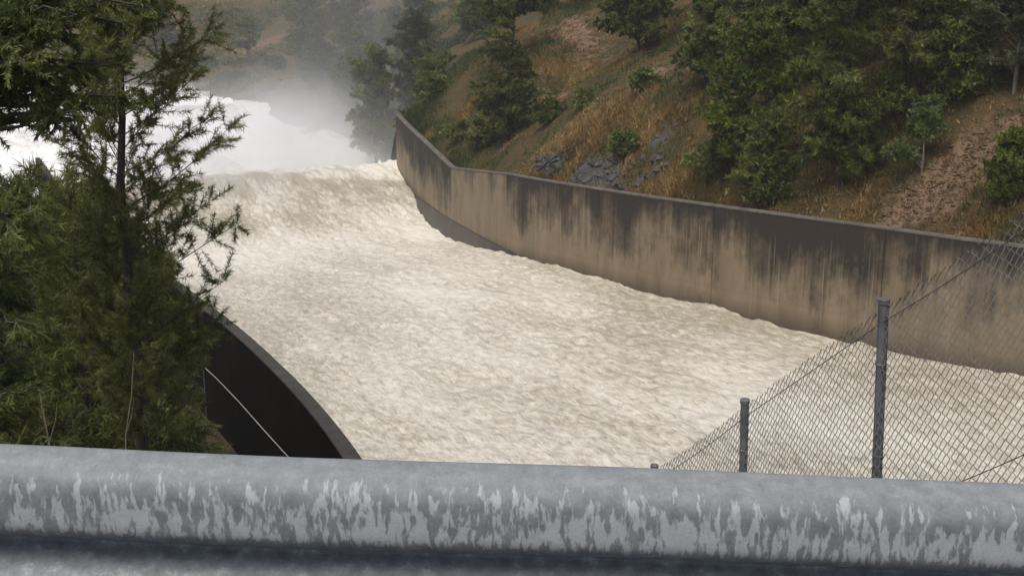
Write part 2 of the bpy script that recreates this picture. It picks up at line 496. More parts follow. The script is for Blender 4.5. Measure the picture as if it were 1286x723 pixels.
def galv_rail():
    """galvanised steel, wet film hanging down in tongues over the drier, paler zinc; UV = metres along, metres down the sheet"""
    g = NT('wet galvanised steel')
    uv = g.uv()
    sep = g.n('ShaderNodeSeparateXYZ'); g.l(uv, sep.inputs[0])
    v = sep.outputs['Y']
    warp = g.noise(uv, 22, 3, .6, out='Color')
    wv = g.n('ShaderNodeMix', data_type='RGBA', blend_type='LINEAR_LIGHT'); wv.inputs[0].default_value = .008
    g.l(uv, wv.inputs[6]); g.l(warp, wv.inputs[7])
    w = wv.outputs[2]
    t1 = g.noise(g.mapping(w, (66, 19, 1)), 1.0, 2.5, .55)
    t2 = g.noise(g.mapping(w, (160, 42, 1)), 1.0, 2, .55)
    fine = g.noise(uv, 210, 4, .65)
    blotch = g.noise(uv, 34, 5, .65)
    n = g.math('ADD', g.math('MULTIPLY', t1, .64), g.math('MULTIPLY', t2, .36))
    n = g.math('ADD', n, g.math('MULTIPLY', g.math('SUBTRACT', g.noise(uv, 7, 2, .5), .5), .22))
    # further down the face the film breaks up into tongues
    a = g.math('MULTIPLY', v, 4.0)
    lo = g.ramp(a, (.22, .16), (.34, .36), (.52, .62), (.60, .64), (.66, .38), (.76, .1))
    dry = g.ramp(g.math('ADD', n, g.math('MULTIPLY', lo, .30)), (.632, 0.0), (.695, 1.0))
    wetc = g.ramp(g.math('ADD', g.math('MULTIPLY', blotch, .7), g.math('MULTIPLY', fine, .3)), (.34, (.135, .145, .152)), (.66, (.245, .258, .266)))
    dryc = g.ramp(g.math('ADD', g.math('MULTIPLY', blotch, .5), g.math('MULTIPLY', fine, .5)), (.3, (.285, .305, .318)), (.7, (.44, .46, .475)))
    col = g.mix(dry, wetc, dryc)
    top = g.ramp(g.math('ADD', a, g.math('MULTIPLY', g.math('SUBTRACT', t2, .5), .05)), (.19, 1.0), (.24, 0.0))
    topc = g.ramp(g.math('ADD', g.math('MULTIPLY', blotch, .6), g.math('MULTIPLY', fine, .4)), (.34, (.175, .188, .190)), (.52, (.235, .250, .252)), (.7, (.33, .345, .345)))
    col = g.mix(top, col, topc)
    spots = g.ramp(g.noise(uv, 95, 2, .5), (.70, 0.0), (.74, 1.0))
    col = g.mix(g.math('MULTIPLY', spots, .55), col, (.10, .105, .11))
    # shade of the trough painted into the colour, bluish grey from there down
    trough_shade = g.ramp(g.math('ADD', a, g.math('MULTIPLY', g.math('SUBTRACT', t2, .5), .10)), (.64, 0.0), (.72, 1.0))
    lowc = g.ramp(g.math('ADD', g.math('MULTIPLY', blotch, .75), g.math('MULTIPLY', fine, .25)), (.36, (.12, .135, .145)), (.55, (.20, .22, .235)), (.68, (.36, .385, .40)))
    col = g.mix(trough_shade, col, lowc)
    rough = g.mix(dry, (.56, .56, .56), (.72, .72, .72))
    h = g.math('ADD', g.math('MULTIPLY', fine, .4), g.math('MULTIPLY', dry, -.25))
    return g.done(g.bsdf(col, rough, g.bump(h, .25, .002), .08, .35))
M['rail'] = galv_rail()
M['rail_dark'] = simple_noise_mat('dark rubber grime', (.02, .02, .022), (.05, .05, .055), 200, .6)
# ================================================================== SETTING
# ---- hillside
def build_hill():
    s = np.concatenate([np.arange(0, H_END + 60, .8), np.arange(H_END + 60, HP.len, 2.5), [HP.len]])
    t = np.concatenate([[.2, .6, .9], np.arange(1.3, 30, .55), np.arange(30, 60, 2.0), np.arange(60, 200, 8.0)])
    S, T = np.meshgrid(s, t, indexing='ij')
    x, z = hill_z(S, T)
    xx, yy = x[..., 0], x[..., 1]
    dirt = np.zeros_like(z); rock = np.zeros_like(z)
    def blob(cx, cy, rx, ry, rot=0.0):
        dx, dy = xx - cx, yy - cy
        c, sn = math.cos(rot), math.sin(rot)
        return np.exp(-(((dx * c + dy * sn) / rx) ** 2 + ((-dx * sn + dy * c) / ry) ** 2))
    for b in DIRT: dirt = np.maximum(dirt, blob(*b))
    for b in ROCKY: rock = np.maximum(rock, blob(*b))
    far = sstep(H_END + 90, H_END + 150, S)
    rock = np.maximum(rock, far * sstep(6, 0, T) * .6)
    me = mesh_np('hillside', np.stack([xx, yy, z], -1).reshape(-1, 3), grid_faces(len(s), len(t)), True,
                 {'dirt': dirt.ravel(), 'rock': rock.ravel()})
    return tag(link('hillside', me, M['hill']), kind='structure')
DIRT = [(11.2, 92.5, 3.2, 4.0, 0), (22.5, 62.6, 2.6, 2.2, .6), (20.8, 62.6, 2.6, 1.6, .5), (25, 62.0, 3.4, 1.6, 0), (6.0, 121, 2.6, 8, .2), (3.5, 108, 1.5, 4, .2), (-60, 292, 9, 3, .3), (14.5, 88, 1.5, 3, .2)]
ROCKY = [(6.0, 84.8, 4.2, 1.1, -1.1), (3.0, 91.0, 2.6, 1.0, -1.2), (9.9, 82.5, 1.0, .9, -.9)]
build_hill()

# ---- left bank and embankment below the road
def build_bank():
    s = np.concatenate([np.arange(0, B_END + 30, .8), np.arange(B_END + 30, BP.len, 4.0), [BP.len]])
    t = np.concatenate([[.2, .5], np.arange(1, 40, .8), np.arange(40, 140, 6.0)])
    S, T = np.meshgrid(s, t, indexing='ij')
    x, z = bank_z(S, T)
    me = mesh_np('left_bank', np.concatenate([x, z[..., None]], -1).reshape(-1, 3), grid_faces(len(s), len(t), True), True)
    return tag(link('left_bank', me, M['bank']), kind='structure')
build_bank()

# ---- road strip the guardrail stands on
def build_road():
    x = np.linspace(-14, 14, 15); y = np.array([-12, -6, 0.0, 2.25, 2.4])
    X, Y = np.meshgrid(x, y, indexing='ij')
    Z = -1.50 - .042 * X - np.where(Y > 2.3, .25, 0)
    me = mesh_np('road', np.stack([X, Y, Z], -1).reshape(-1, 3), grid_faces(len(x), len(y)), True)
    return tag(link('road', me, M['asphalt']), kind='structure')
build_road()

# ---- water on the chute, over the lip of the flip bucket and down into the plunge pool
def build_chute_water():
    nu, nt = 760, 215
    f = np.linspace(0, 1, nu)                # 0 upstream end, 1 lip
    sr, sl = RP.len * f, LP.len * f
    Rp, Lp = RP.at(sr) + RP.right(sr) * .25, LP.at(sl) - LP.right(sl) * .25
    q = np.linspace(0, 1, nt)
    X = Lp[:, None, 0] * (1 - q) + Rp[:, None, 0] * q
    Y = Lp[:, None, 1] * (1 - q) + Rp[:, None, 1] * q
    Z = l_wat(sl)[:, None] * (1 - q) + r_wat(sr)[:, None] * q
    lip = np.clip((f - .93) / .07, 0, 1)[:, None]
    arch = np.clip(np.sin(np.pi * np.clip(q, 0, 1)), 0, 1) ** .7
    Z = Z + 1.0 * lip ** 1.3 * arch[None]
    along = (sr[:, None] * q + sl[:, None] * (1 - q))
    wid = np.linalg.norm(Rp - Lp, axis=1)
    across = q[None] * wid[:, None]
    # turbulence, drawn out along the flow
    a, c = along, across
    n0 = fbm(a / 5.5, c / 3.2, oct=2, seed=11)
    n1 = fbm(a / 1.5, c / .6, oct=2, seed=21)
    ridg = 1 - np.abs(fbm(a / 2.6 + .4 * n0, c / 1.4, oct=3, seed=41))
    amp = .75 + .5 * sstep(.80, 1.0, f)[:, None]
    Z = Z + amp * (.12 * n0 + .10 * n1 + .08 * (ridg - .7))
    edge = np.minimum(q, 1 - q)[None] * wid[:, None]
    Z = Z + .24 * np.exp(-edge / .55) * np.maximum(0, .35 + fbm(a / 1.6, 0 * a, oct=3, seed=7)) ** 1.3
    # breaking froth where the bucket wall ends
    corner = np.exp(-((1 - q)[None] * wid[:, None] / 3.0) ** 2) * sstep(.955, 1.0, f)[:, None]
    Z = Z + corner * (.38 + .22 * fbm(a / 1.3, c / 1.3, oct=2, seed=77))
    silt = .30 * fbm(a / 16, c / 6, oct=3, seed=51) + .15
    silt = silt + .62 * sstep(.85, .97, f)[:, None] * (.65 + .9 * fbm(a / 3.5, c / 3.0, oct=2, seed=52)) - corner * 2.5
    silt = silt - .55 * np.exp(-((f - .845) / .05) ** 2)[:, None]
    silt = silt - .55 * sstep(.975, 1.0, f)[:, None] * (.6 + .5 * fbm(a / 2, c / 2, oct=2, seed=53))
    V = np.stack([X, Y, Z], -1)
    uv = np.stack([a, c], -1)
    # past the lip: the sheet arcs over and drops to the pool
    axis = np.array([-.40, .92])
    ext, exuv, exsilt = [], [], []
    for k in range(1, 60):
        d = k * .5
        dz = -.03 * d - .018 * d * d
        nn = .22 * fbm(a[-1] / 1.0 + k * .5, c[-1] / .9, oct=3, seed=61) * min(1, k / 6)
        ext.append(np.stack([X[-1] + axis[0] * d, Y[-1] + axis[1] * d, Z[-1] + dz + nn * (1 + k * .04) - .02 * d], -1))
        exuv.append(np.stack([a[-1] + d, c[-1]], -1)); exsilt.append(silt[-1] * max(0, 1 - k / 12) - .6 * min(1, k / 12))
    V = np.concatenate([V, np.array(ext)]); uv = np.concatenate([uv, np.array(exuv)]); silt = np.concatenate([silt, np.array(exsilt)])
    n = V.shape[0]
    me = mesh_np('chute_water', V.reshape(-1, 3), grid_faces(n, nt, True), True, {'silt': silt.ravel()}, uv.reshape(-1, 2))
    return tag(link('chute_water', me, M['chute_water']), kind='structure')
build_chute_water()

def build_pool():
    x = np.arange(-330, 0, 1.3); y = np.arange(100, 325, 1.3)
    X, Y = np.meshgrid(x, y, indexing='ij')
    d = np.hypot((X + 42) / 1.0, (Y - 165) / 1.6)
    boil = np.exp(-(d / 42) ** 2)
    n0 = fbm(X / 14, Y / 14, oct=3, seed=81); n1 = 1 - np.abs(fbm(X / 4.5, Y / 4.5, oct=4, seed=91))
    Z = -28 + (.35 + 1.6 * boil) * n0 + (.7 + 2.4 * boil) * (n1 - .6) + 3.2 * np.exp(-(np.hypot((X + 40), (Y - 158)) / 20) ** 2)
    silt = 1.5 * sstep(48, 95, d + 16 * n0) - .2 * boil + .5 * n0
    me = mesh_np('plunge_pool', np.stack([X, Y, Z], -1).reshape(-1, 3), grid_faces(len(x), len(y)), True, {'silt': silt.ravel()}, np.stack([X, Y], -1).reshape(-1, 2))
    return tag(link('plunge_pool', me, M['foam']), kind='structure')
build_pool()

# ================================================================== CONCRETE WALLS
def wall_strip(name, P, top, s0, s1, out, thick, depth, mat, parent, inset=0.0, cap=0.0, gap=.025):
    """one cast panel: inner face on the path, thickness on the `out` side (+1 right), from top(s)-cap down `depth`; UV in metres, V = distance below the top"""
    n = max(2, int((s1 - s0) / .8) + 1)
    q = np.linspace(s0 + gap, s1 - gap, n)
    c = P.at(q); r = P.right(q) * out
    zt = top(q) - cap
    prof = [(inset + .02, 0.0), (thick - .02 + inset, 0.0), (thick + inset, .02), (thick + inset, depth), (inset, depth), (inset, .02)]
    rows, uvs = [], []
    vacc = [0, thick, thick, thick + depth, depth, .02]
    for (o, d), va in zip(prof, vacc):
        rows.append(np.column_stack([c + r * o, zt - d]))
        uvs.append(np.column_stack([q, np.full(n, d)]))
    m = len(prof)
    V = np.stack(rows, 1).reshape(-1, 3); UV = np.stack(uvs, 1).reshape(-1, 2)
    F = []
    for i in range(n - 1):
        for j in range(m):
            a, b = i * m + j, i * m + (j + 1) % m
            F.append((a, b, b + m, a + m) if out > 0 else (a, a + m, b + m, b))
    me = bpy.data.meshes.new(name)
    e0 = tuple(range(m)); e1 = tuple((n - 1) * m + j for j in range(m))
    me.from_pydata(V.tolist(), [], F + ([e0[::-1], e1] if out > 0 else [e0, e1[::-1]]))
    l = me.uv_layers.new(name='UVMap')
    idx = np.empty(len(me.loops), np.int32); me.loops.foreach_get('vertex_index', idx)
    l.data.foreach_set('uv', UV[idx].astype(np.float32).ravel())
    me.update()
    o = link(name, me, mat, parent)
    return o

rw = empty('chute_wall', (0, 0, 0), 'long tan concrete chute wall with black streaks, right of the water', 'wall')
ybr = [129.6, 107.1, 92.8, 80.5, 70.5, 60.4, 51.5, 43, 34, 25]
stains = [.14, -.55, .02, .10, .16, .03, -.03, .0, .05]
for k in range(len(ybr) - 1):
    s1, s0 = RP.s_of_y(ybr[k]), RP.s_of_y(ybr[k + 1])
    o = wall_strip('wall_panel', RP, r_top, s0, s1, 1, .45, 9.0, M['wall_right'], rw, cap=.10)
    o['stain'] = float(stains[k])
wall_strip('coping', RP, r_top, 0, RP.len, 1, .51, .10, M['coping'], rw, inset=-.03, gap=0)
# wet haunch at the foot of the bucket
def haunch():
    q = np.linspace(RP.s_of_y(86), RP.len, 40)
    c = RP.at(q); r = RP.right(q)
    zt = np.interp(c[:, 1], [86, 92.4, 107.2, 129.2], [-21.7, -21.75, -22.45, -23.3])
    rows = [np.column_stack([c + r * .05, zt + .04]), np.column_stack([c - r * .10, zt]), np.column_stack([c - r * .9, zt - 2.2]), np.column_stack([c - r * .9, zt - 5]), np.column_stack([c + r * .05, zt - 5])]
    V = np.stack(rows, 1).reshape(-1, 3)
    F = []
    for i in range(len(q) - 1):
        for j in range(5):
            a, b = i * 5 + j, i * 5 + (j + 1) % 5
            F.append((a, a + 5, b + 5, b))
    me = bpy.data.meshes.new('haunch'); me.from_pydata(V.tolist(), [], F); me.update()
    bm = bmesh.new(); bm.from_mesh(me); bmesh.ops.recalc_face_normals(bm, faces=bm.faces); bm.to_mesh(me); bm.free()
    o = link('haunch', me, M['wet_concrete'], rw)
    o['label'] = 'wet dark sloping foot of the wall beside the rising water'
haunch()

lw = empty('chute_wall', (0, 0, 0), 'curved black-stained concrete chute wall on the left behind the trees', 'wall')
yl = [(LP.cs[0], LP.cs[3]), (LP.cs[3], LP.cs[5]), (LP.cs[5], LP.cs[7]), (LP.cs[7], LP.cs[9]), (LP.cs[9], LP.cs[10]), (LP.cs[10], LP.cs[11]), (LP.cs[11], LP.len)]
for s0, s1 in yl:
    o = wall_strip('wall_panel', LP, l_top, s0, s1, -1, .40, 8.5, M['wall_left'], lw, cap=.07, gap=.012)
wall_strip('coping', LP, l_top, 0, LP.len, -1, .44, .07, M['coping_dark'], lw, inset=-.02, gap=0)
# ---- thin white pipe along the outer face of the left wall
pts = np.array([(-12.86, 48.85, -16.45), (-12.66, 48.45, -16.41), (-11.62, 46.37, -16.23), (-10.16, 43.31, -15.98), (-8.56, 39.73, -15.64), (-7.28, 36.69, -15.23), (-6.64, 35.05, -14.94), (-5.98, 33.3, -14.64), (-5.2, 31.2, -14.2)])
pr = empty('handrail_pipe', (-12.86, 48.85, -18.9), 'thin white pipe rail running along the black face of the left wall', 'pipe')
pp = link('rail_tube', tube_mesh('rail_tube', [(pts, np.full(len(pts), .020))], 8), M['rope'], pr)
pp.matrix_parent_inverse = Matrix.Translation((12.86, -48.85, 18.9))
for k in (0, 8):
    b = link('bracket', tube_mesh('bracket', [(np.array([pts[k], pts[k] + (0, 0, -2.4 if k == 0 else -3.0)]), np.full(2, .018))], 6), M['post_steel'], pr)
    b.matrix_parent_inverse = Matrix.Translation((12.86, -48.85, 18.9))

# ================================================================== GUARDRAIL
def guardrail():
    g = empty('guardrail', (0, 1.83, -1.50), 'galvanised steel crash barrier with drip stains across the foreground', 'guardrail')
    # W profile: distance below the top edge, protrusion towards the road
    ctrl = [(0.004, .010), (0, .016), (.003, .032), (.008, .050), (.016, .065), (.028, .076), (.044, .082), (.080, .083), (.106, .081), (.120, .073), (.131, .058), (.141, .036), (.150, .015), (.158, .008),
            (.166, .015), (.175, .036), (.185, .058), (.196, .073), (.210, .081), (.236, .083), (.272, .082), (.288, .076), (.300, .065), (.308, .050), (.313, .032), (.316, .016), (.312, .010)]
    c = np.array(ctrl)
    P = Path([tuple(p) for p in c])
    q = np.linspace(0, P.len, 90)
    pr = P.at(q)
    xs = np.linspace(-4.4, 4.4, 117)
    V = np.empty((len(xs), len(q), 3)); UV = np.empty((len(xs), len(q), 2))
    for i, x in enumerate(xs):
        dent = .0025 * math.sin(x * 2.3) + .0018 * math.sin(x * 7.1 + 1)
        V[i, :, 0] = x
        V[i, :, 1] = 1.813 - pr[:, 1] + dent
        V[i, :, 2] = -.768 - .0418 * x - pr[:, 0] + .0012 * math.sin(x * 5.3)
        UV[i, :, 0] = x + 10; UV[i, :, 1] = q
    me = mesh_np('beam', V.reshape(-1, 3), grid_faces(len(xs), len(q), True), True, None, UV.reshape(-1, 2))
    b = link('beam', me, M['rail'], g); b.matrix_parent_inverse = Matrix.Translation((0, -1.83, 1.50))
    so = b.modifiers.new('thickness', 'SOLIDIFY'); so.thickness = .0028; so.offset = 0
    # posts and spacer blocks behind the beam
    for x in (-3.05, -1.05, 1.05, 3.05):
        z0 = -1.95; zt = -.90 - .0418 * x
        bm = bmesh.new()
        for (a0, a1, b0, b1) in ((-.055, .055, 1.94, 1.948), (-.055, .055, 2.052, 2.06), (-.004, .004, 1.948, 2.052)):
            vs = [bm.verts.new((x + p, r_, z)) for z in (z0, zt) for p, r_ in ((a0, b0), (a1, b0), (a1, b1), (a0, b1))]
            for f in ((0, 1, 2, 3), (4, 7, 6, 5), (0, 4, 5, 1), (1, 5, 6, 2), (2, 6, 7, 3), (3, 7, 4, 0)): bm.faces.new([vs[k] for k in f])
        bmesh.ops.recalc_face_normals(bm, faces=bm.faces)
        me = bpy.data.meshes.new('post'); bm.to_mesh(me); bm.free()
        o = link('post', me, M['post_steel'], g); o.matrix_parent_inverse = Matrix.Translation((0, -1.83, 1.50))
        bm = bmesh.new()
        r_ = bmesh.ops.create_cube(bm, size=1)
        bmesh.ops.scale(bm, vec=(.10, .115, .30), verts=bm.verts)
        bmesh.ops.translate(bm, vec=(x, 1.8795, zt - .10), verts=bm.verts)
        bmesh.ops.bevel(bm, geom=bm.edges[:], offset=.006, segments=1, affect='EDGES')
        me = bpy.data.meshes.new('spacer_block'); bm.to_mesh(me); bm.free()
        o = link('spacer_block', me, M['post_steel'], g); o.matrix_parent_inverse = Matrix.Translation((0, -1.83, 1.50))
    # dark tar spot on the lower edge of the upper ridge
    bm = bmesh.new()
    bmesh.ops.create_uvsphere(bm, u_segments=20, v_segments=10, radius=1)
    bmesh.ops.scale(bm, vec=(.0165, .003, .0065), verts=bm.verts)
    bmesh.ops.translate(bm, vec=(-.196, 1.7365, -.868), verts=bm.verts)
    me = bpy.data.meshes.new('tar_spot'); bm.to_mesh(me); bm.free()
    o = link('tar_spot', me, M['rail_dark'], g); o.matrix_parent_inverse = Matrix.Translation((0, -1.83, 1.50))
    o['label'] = 'dark oval tar spot on the beam'
guardrail()

# ================================================================== CHAIN-LINK FENCE
def fence():
    f = empty('chain_link_fence', (1.685, 5.394, -3.72), 'grey chain-link fence stepping down the bank behind the barrier', 'fence')
    inv = Matrix.Translation((-1.685, -5.394, 3.72))
    o0 = np.array([1.685, 5.394]); d = np.array([-.258, .966])
    def at(u): return o0 + d * u
    def ztop(u): return -1.611 - .7135 * u + .012 * math.sin(u * 2.3)
    nrm = np.array([d[1], -d[0]])
    for u in (-1.75, 0.0, 1.343, 2.686, 4.03, 5.37):
        x, y = at(u)
        zt = -1.507 - .7135 * u
        gz = bank_at(x, y)
        lean = -.10 if u == 0 else -.06
        p = link('post', capped_post('post', (x - lean, y, gz - .3), (x, y, zt), .0245), M['post_steel'], f)
        p.matrix_parent_inverse = inv
        cp_ = link('post_cap', capped_post('post_cap', (x, y, zt - .012), (x, y, zt + .013), .0285), M['wire'], f)
        cp_.matrix_parent_inverse = inv
        for k in (.30, .75, 1.2):
            zz = zt - k
            xx = x - lean * k / (zt - gz + .3)
            b = link('tie_band', capped_post('tie_band', (xx, y, zz - .006), (xx, y, zz + .006), .0275, 10), M['wire'], f)
            b.matrix_parent_inverse = inv
    rnd = random.Random(4)
    segs = []
    pitch, h = .030, .026
    us = np.arange(-1.75, 5.37, pitch)
    rows = int(1.95 / h)
    for i, u in enumerate(us):
        k = np.arange(-3, rows)
        sgn = np.where((k + i) % 2 == 0, 1, -1)
        uu = u + sgn * pitch * .5
        base = o0[None] + d[None] * uu[:, None] + nrm[None] * (sgn * .0022)[:, None]
        z = np.array([ztop(a) for a in uu]) - k * h + rnd.gauss(0, .0016)
        P = np.column_stack([base, z])
        P[0] = P[1] + (P[0] - P[1]) * (.55 + .3 * rnd.random())
        segs.append((P, np.full(len(k), .0026)))
    v, fc = tubes(segs, 3)
    m = link('wire_mesh', mesh_np('wire_mesh', v, fc, True), M['wire'], f); m.matrix_parent_inverse = inv
    m['kind'] = 'stuff'
    for off in (.0, .95, 1.9):
        u = np.linspace(-1.75, 5.37, 60)
        P = np.column_stack([o0[None] + d[None] * u[:, None] + nrm[None] * -.006, [ztop(a) - off - .012 * abs(math.sin(a * 2.34)) for a in u]])
        w = link('tension_wire', tube_mesh('tension_wire', [(P, np.full(60, .0024))], 5), M['wire'], f); w.matrix_parent_inverse = inv
    # brace wire crossing the lower corner of the nearest bay
    a, b = at(-1.75), at(0)
    P = np.array([[a[0] - .02, a[1], -1.62], [(a[0] + b[0]) / 2 - .02, (a[1] + b[1]) / 2, -2.15], [b[0] - .02, b[1], -2.66]])
    w = link('brace_wire', tube_mesh('brace_wire', [(P, np.full(3, .003))], 5), M['wire'], f); w.matrix_parent_inverse = inv
fence()

# ================================================================== PLANTS
def unit(v): return v / (np.linalg.norm(v, axis=-1, keepdims=True) + 1e-9)

def leaves_mesh(name, rng, tw_s, tw_d, tw_l, tw_t, n, L, W, spread, droop, along0=.1, curl=0.0, tri=False):
    """n narrow leaves set along random twigs; tint follows the twig with some scatter"""
    k = rng.integers(0, len(tw_s), n)
    p = tw_s[k] + tw_d[k] * (tw_l[k] * rng.uniform(along0, 1.05, n))[:, None]
    dirv = unit(tw_d[k] + rng.normal(0, spread, (n, 3)) + np.array([0, 0, -droop]) * rng.uniform(.4, 1.4, n)[:, None])
    side = unit(np.cross(dirv, rng.normal(0, 1, (n, 3))))
    ln = L * rng.uniform(.6, 1.3, n)[:, None]; wd = W * rng.uniform(.7, 1.3, n)[:, None]
    mid = p + dirv * ln * .45
    tip = p + dirv * ln + np.array([0, 0, -curl]) * ln
    if tri:
        V = np.stack([p + side * wd * .6, tip, p - side * wd * .6 + dirv * ln * .2], 1).reshape(-1, 3)
        return mesh_np(name, V, np.arange(3 * n).reshape(-1, 3), False, {'tint': np.repeat(np.clip(tw_t[k] + rng.normal(0, .14, n), 0, 1), 3)})
    V = np.stack([p, mid + side * wd * .5, tip, mid - side * wd * .5], 1).reshape(-1, 3)
    F = np.arange(4 * n).reshape(-1, 4)
    t = np.clip(tw_t[k] + rng.normal(0, .14, n), 0, 1)
    return mesh_np(name, V, F, False, {'tint': np.repeat(t, 4)})

def plant(name, label, cat, base, trunk, limbs, leaf, mats, seed, group=None, parts=('trunk', 'crown'), trunk_r=(.12, .02)):
    """trunk: list of points relative to the base; limbs: function(rng, trunk curve) -> list of (points, r0, twig tips); leaf: dict"""
    rng = np.random.default_rng(seed)
    root = empty(name, base, label, cat, group)
    TP = np.array(trunk, float)
    s = np.linspace(0, 1, len(TP)); q = np.linspace(0, 1, max(8, len(TP) * 4))
    T = np.column_stack([np.interp(q, s, TP[:, k]) for k in range(3)])
    wob = np.column_stack([fbm(q * 4 + seed, 0 * q, oct=2, seed=seed), fbm(q * 4, 0 * q + 3.3, oct=2, seed=seed + 1), 0 * q]) * .012 * np.linalg.norm(TP[-1])
    wob *= np.minimum(1, q * 4)[:, None]
    T = T + wob
    segs = [(T, trunk_r[0] * (1 - q) ** .8 + trunk_r[1])]
    ts, td, tl, tt = [], [], [], []
    for (P, r0, twigs) in limbs(rng, T):
        segs.append((P, np.linspace(r0, max(r0 * .25, .004), len(P))))
        ts += [w[0] for w in twigs]; td += [w[1] for w in twigs]; tl += [w[2] for w in twigs]; tt += [w[3] for w in twigs]
    ts, td, tl, tt = np.array(ts), np.array(td), np.array(tl), np.array(tt)
    twr = leaf.get('twig_r', .006)
    if twr > 0:
        for a, b, c in zip(ts, td, tl):
            segs.append((np.array([a, a + b * c]), np.array([twr, twr * .4])))
    link(parts[0], tube_mesh(parts[0], segs, leaf.get('sides', 4)), mats[1], root)
    link(parts[1], leaves_mesh(parts[1], rng, ts, td, tl, tt, leaf['n'], leaf['L'], leaf['W'], leaf['spread'], leaf['droop'], leaf.get('a0', .1), leaf.get('curl', 0), leaf.get('tri', False)), mats[0], root)
    return root

def spire_limbs(z0, z1, rmax, n, up=.7, twigs=10, tw_len=.5, shape=1.0, lean=(0, 0), profile=None, tw_up=.35, tw0=.22, tw_rand=.5, thin=1.0):
    """conifer habit: limbs leave the trunk all the way up, rising, shorter towards the top"""
    def f(rng, T):
        out = []
        for k in range(n):
            h = (k + rng.random()) / n
            z = z0 + (z1 - z0) * h
            st = np.array([np.interp(z, T[:, 2], T[:, 0]), np.interp(z, T[:, 2], T[:, 1]), z])
            az = k * 2.39996 + rng.normal(0, .35)
            prof = np.interp(h, *profile) if profile else (1 - h) ** shape
            L = rmax * max(.12, prof) * rng.uniform(.55, 1.15)
            dv = np.array([math.cos(az) + lean[0], math.sin(az) + lean[1], up * rng.uniform(.5, 1.4)])
            m = 6
            t = np.linspace(0, 1, m)[:, None]
            P = st + dv * L * t + np.array([0, 0, .25 * L]) * t * t + rng.normal(0, .03 * L, (m, 3)) * t
            tint0 = np.clip(.42 + rng.normal(0, .2) + .12 * h, .05, .95)
            tw = []
            nt = max(3, int(twigs * (.4 + .6 * L / rmax)))
            for _ in range(nt):
                a = rng.uniform(tw0, 1.0)
                p = np.array([np.interp(a, t[:, 0], P[:, j]) for j in range(3)])
                dd = unit(dv / np.linalg.norm(dv) * .8 + rng.normal(0, tw_rand, 3) + np.array([0, 0, tw_up]))
                tw.append((p, dd, tw_len * rng.uniform(.5, 1.2) * (1.15 - .4 * a), np.clip(tint0 + rng.normal(0, .12), 0, 1)))
            out.append((P, (.012 + .010 * L) * thin, tw))
        return out
    return f

def blob_limbs(blobs, twigs=8, tw_len=.5, rise=.5, r_limb=.03, tw_down=0.0, flat=.75):
    """rounded habit: limbs from the trunk out to tips spread through ellipsoids (cx, cy, cz, rx, ry, rz, n)"""
    def f(rng, T):
        out = []
        for (cx, cy, cz, rx, ry, rz, n) in blobs:
            bt = rng.normal(0, .10)
            for k in range(n):
                v = unit(rng.normal(0, 1, 3)); v[2] = v[2] if v[2] > -.5 else v[2] * .5
                rad = rng.uniform(.15, 1) ** .45
                tip = np.array([cx, cy, cz]) + v * rad * np.array([rx, ry, rz])
                hd = np.hypot(*(tip[:2] - np.array([np.interp(tip[2], T[:, 2], T[:, 0]), np.interp(tip[2], T[:, 2], T[:, 1])])))
                z = np.clip(tip[2] - rise * hd - .3 * rng.random(), T[1, 2] + .15 * (T[-1, 2] - T[1, 2]) * rng.random(), T[-1, 2])
                st = np.array([np.interp(z, T[:, 2], T[:, 0]), np.interp(z, T[:, 2], T[:, 1]), z])
                m = 6; t = np.linspace(0, 1, m)[:, None]
                L = np.linalg.norm(tip - st)
                P = st + (tip - st) * t + np.array([0, 0, .16 * L]) * np.sin(np.pi * t) + rng.normal(0, .035 * L, (m, 3)) * np.sin(np.pi * t)
                dv = unit(tip - np.array([cx, cy, cz]) + np.array([0, 0, .2]))
                tint0 = np.clip(.40 + bt + .22 * v[2] * 0 + rng.normal(0, .20), .03, .97)
                tw = []
                for _ in range(twigs):
                    a = rng.uniform(.45, 1.0) if rng.random() < .8 else rng.uniform(.2, .5)
                    p = np.array([np.interp(a, t[:, 0], P[:, j]) for j in range(3)])
                    dd = unit(dv * .7 + rng.normal(0, .65, 3) * np.array([1, 1, flat]) + np.array([0, 0, -tw_down]))
                    tw.append((p, dd, tw_len * rng.uniform(.5, 1.25), np.clip(tint0 + rng.normal(0, .10), 0, 1)))
                out.append((P, r_limb * (.5 + .6 * min(1, L / 3)), tw))
        return out
    return f
NEEDLE = lambda n, L=.30, W=.016, **k: dict(n=n, L=L, W=W, spread=1.05, droop=.10, tri=True, **k)
LEAF = lambda n, L=.16, W=.035, **k: dict(n=n, L=L, W=W, spread=.65, droop=.55, tri=True, **k)
def hb(x, y): return (x, y, hill_at(x, y) - .15)
def bb(x, y): return (x, y, bank_at(x, y) - .15)

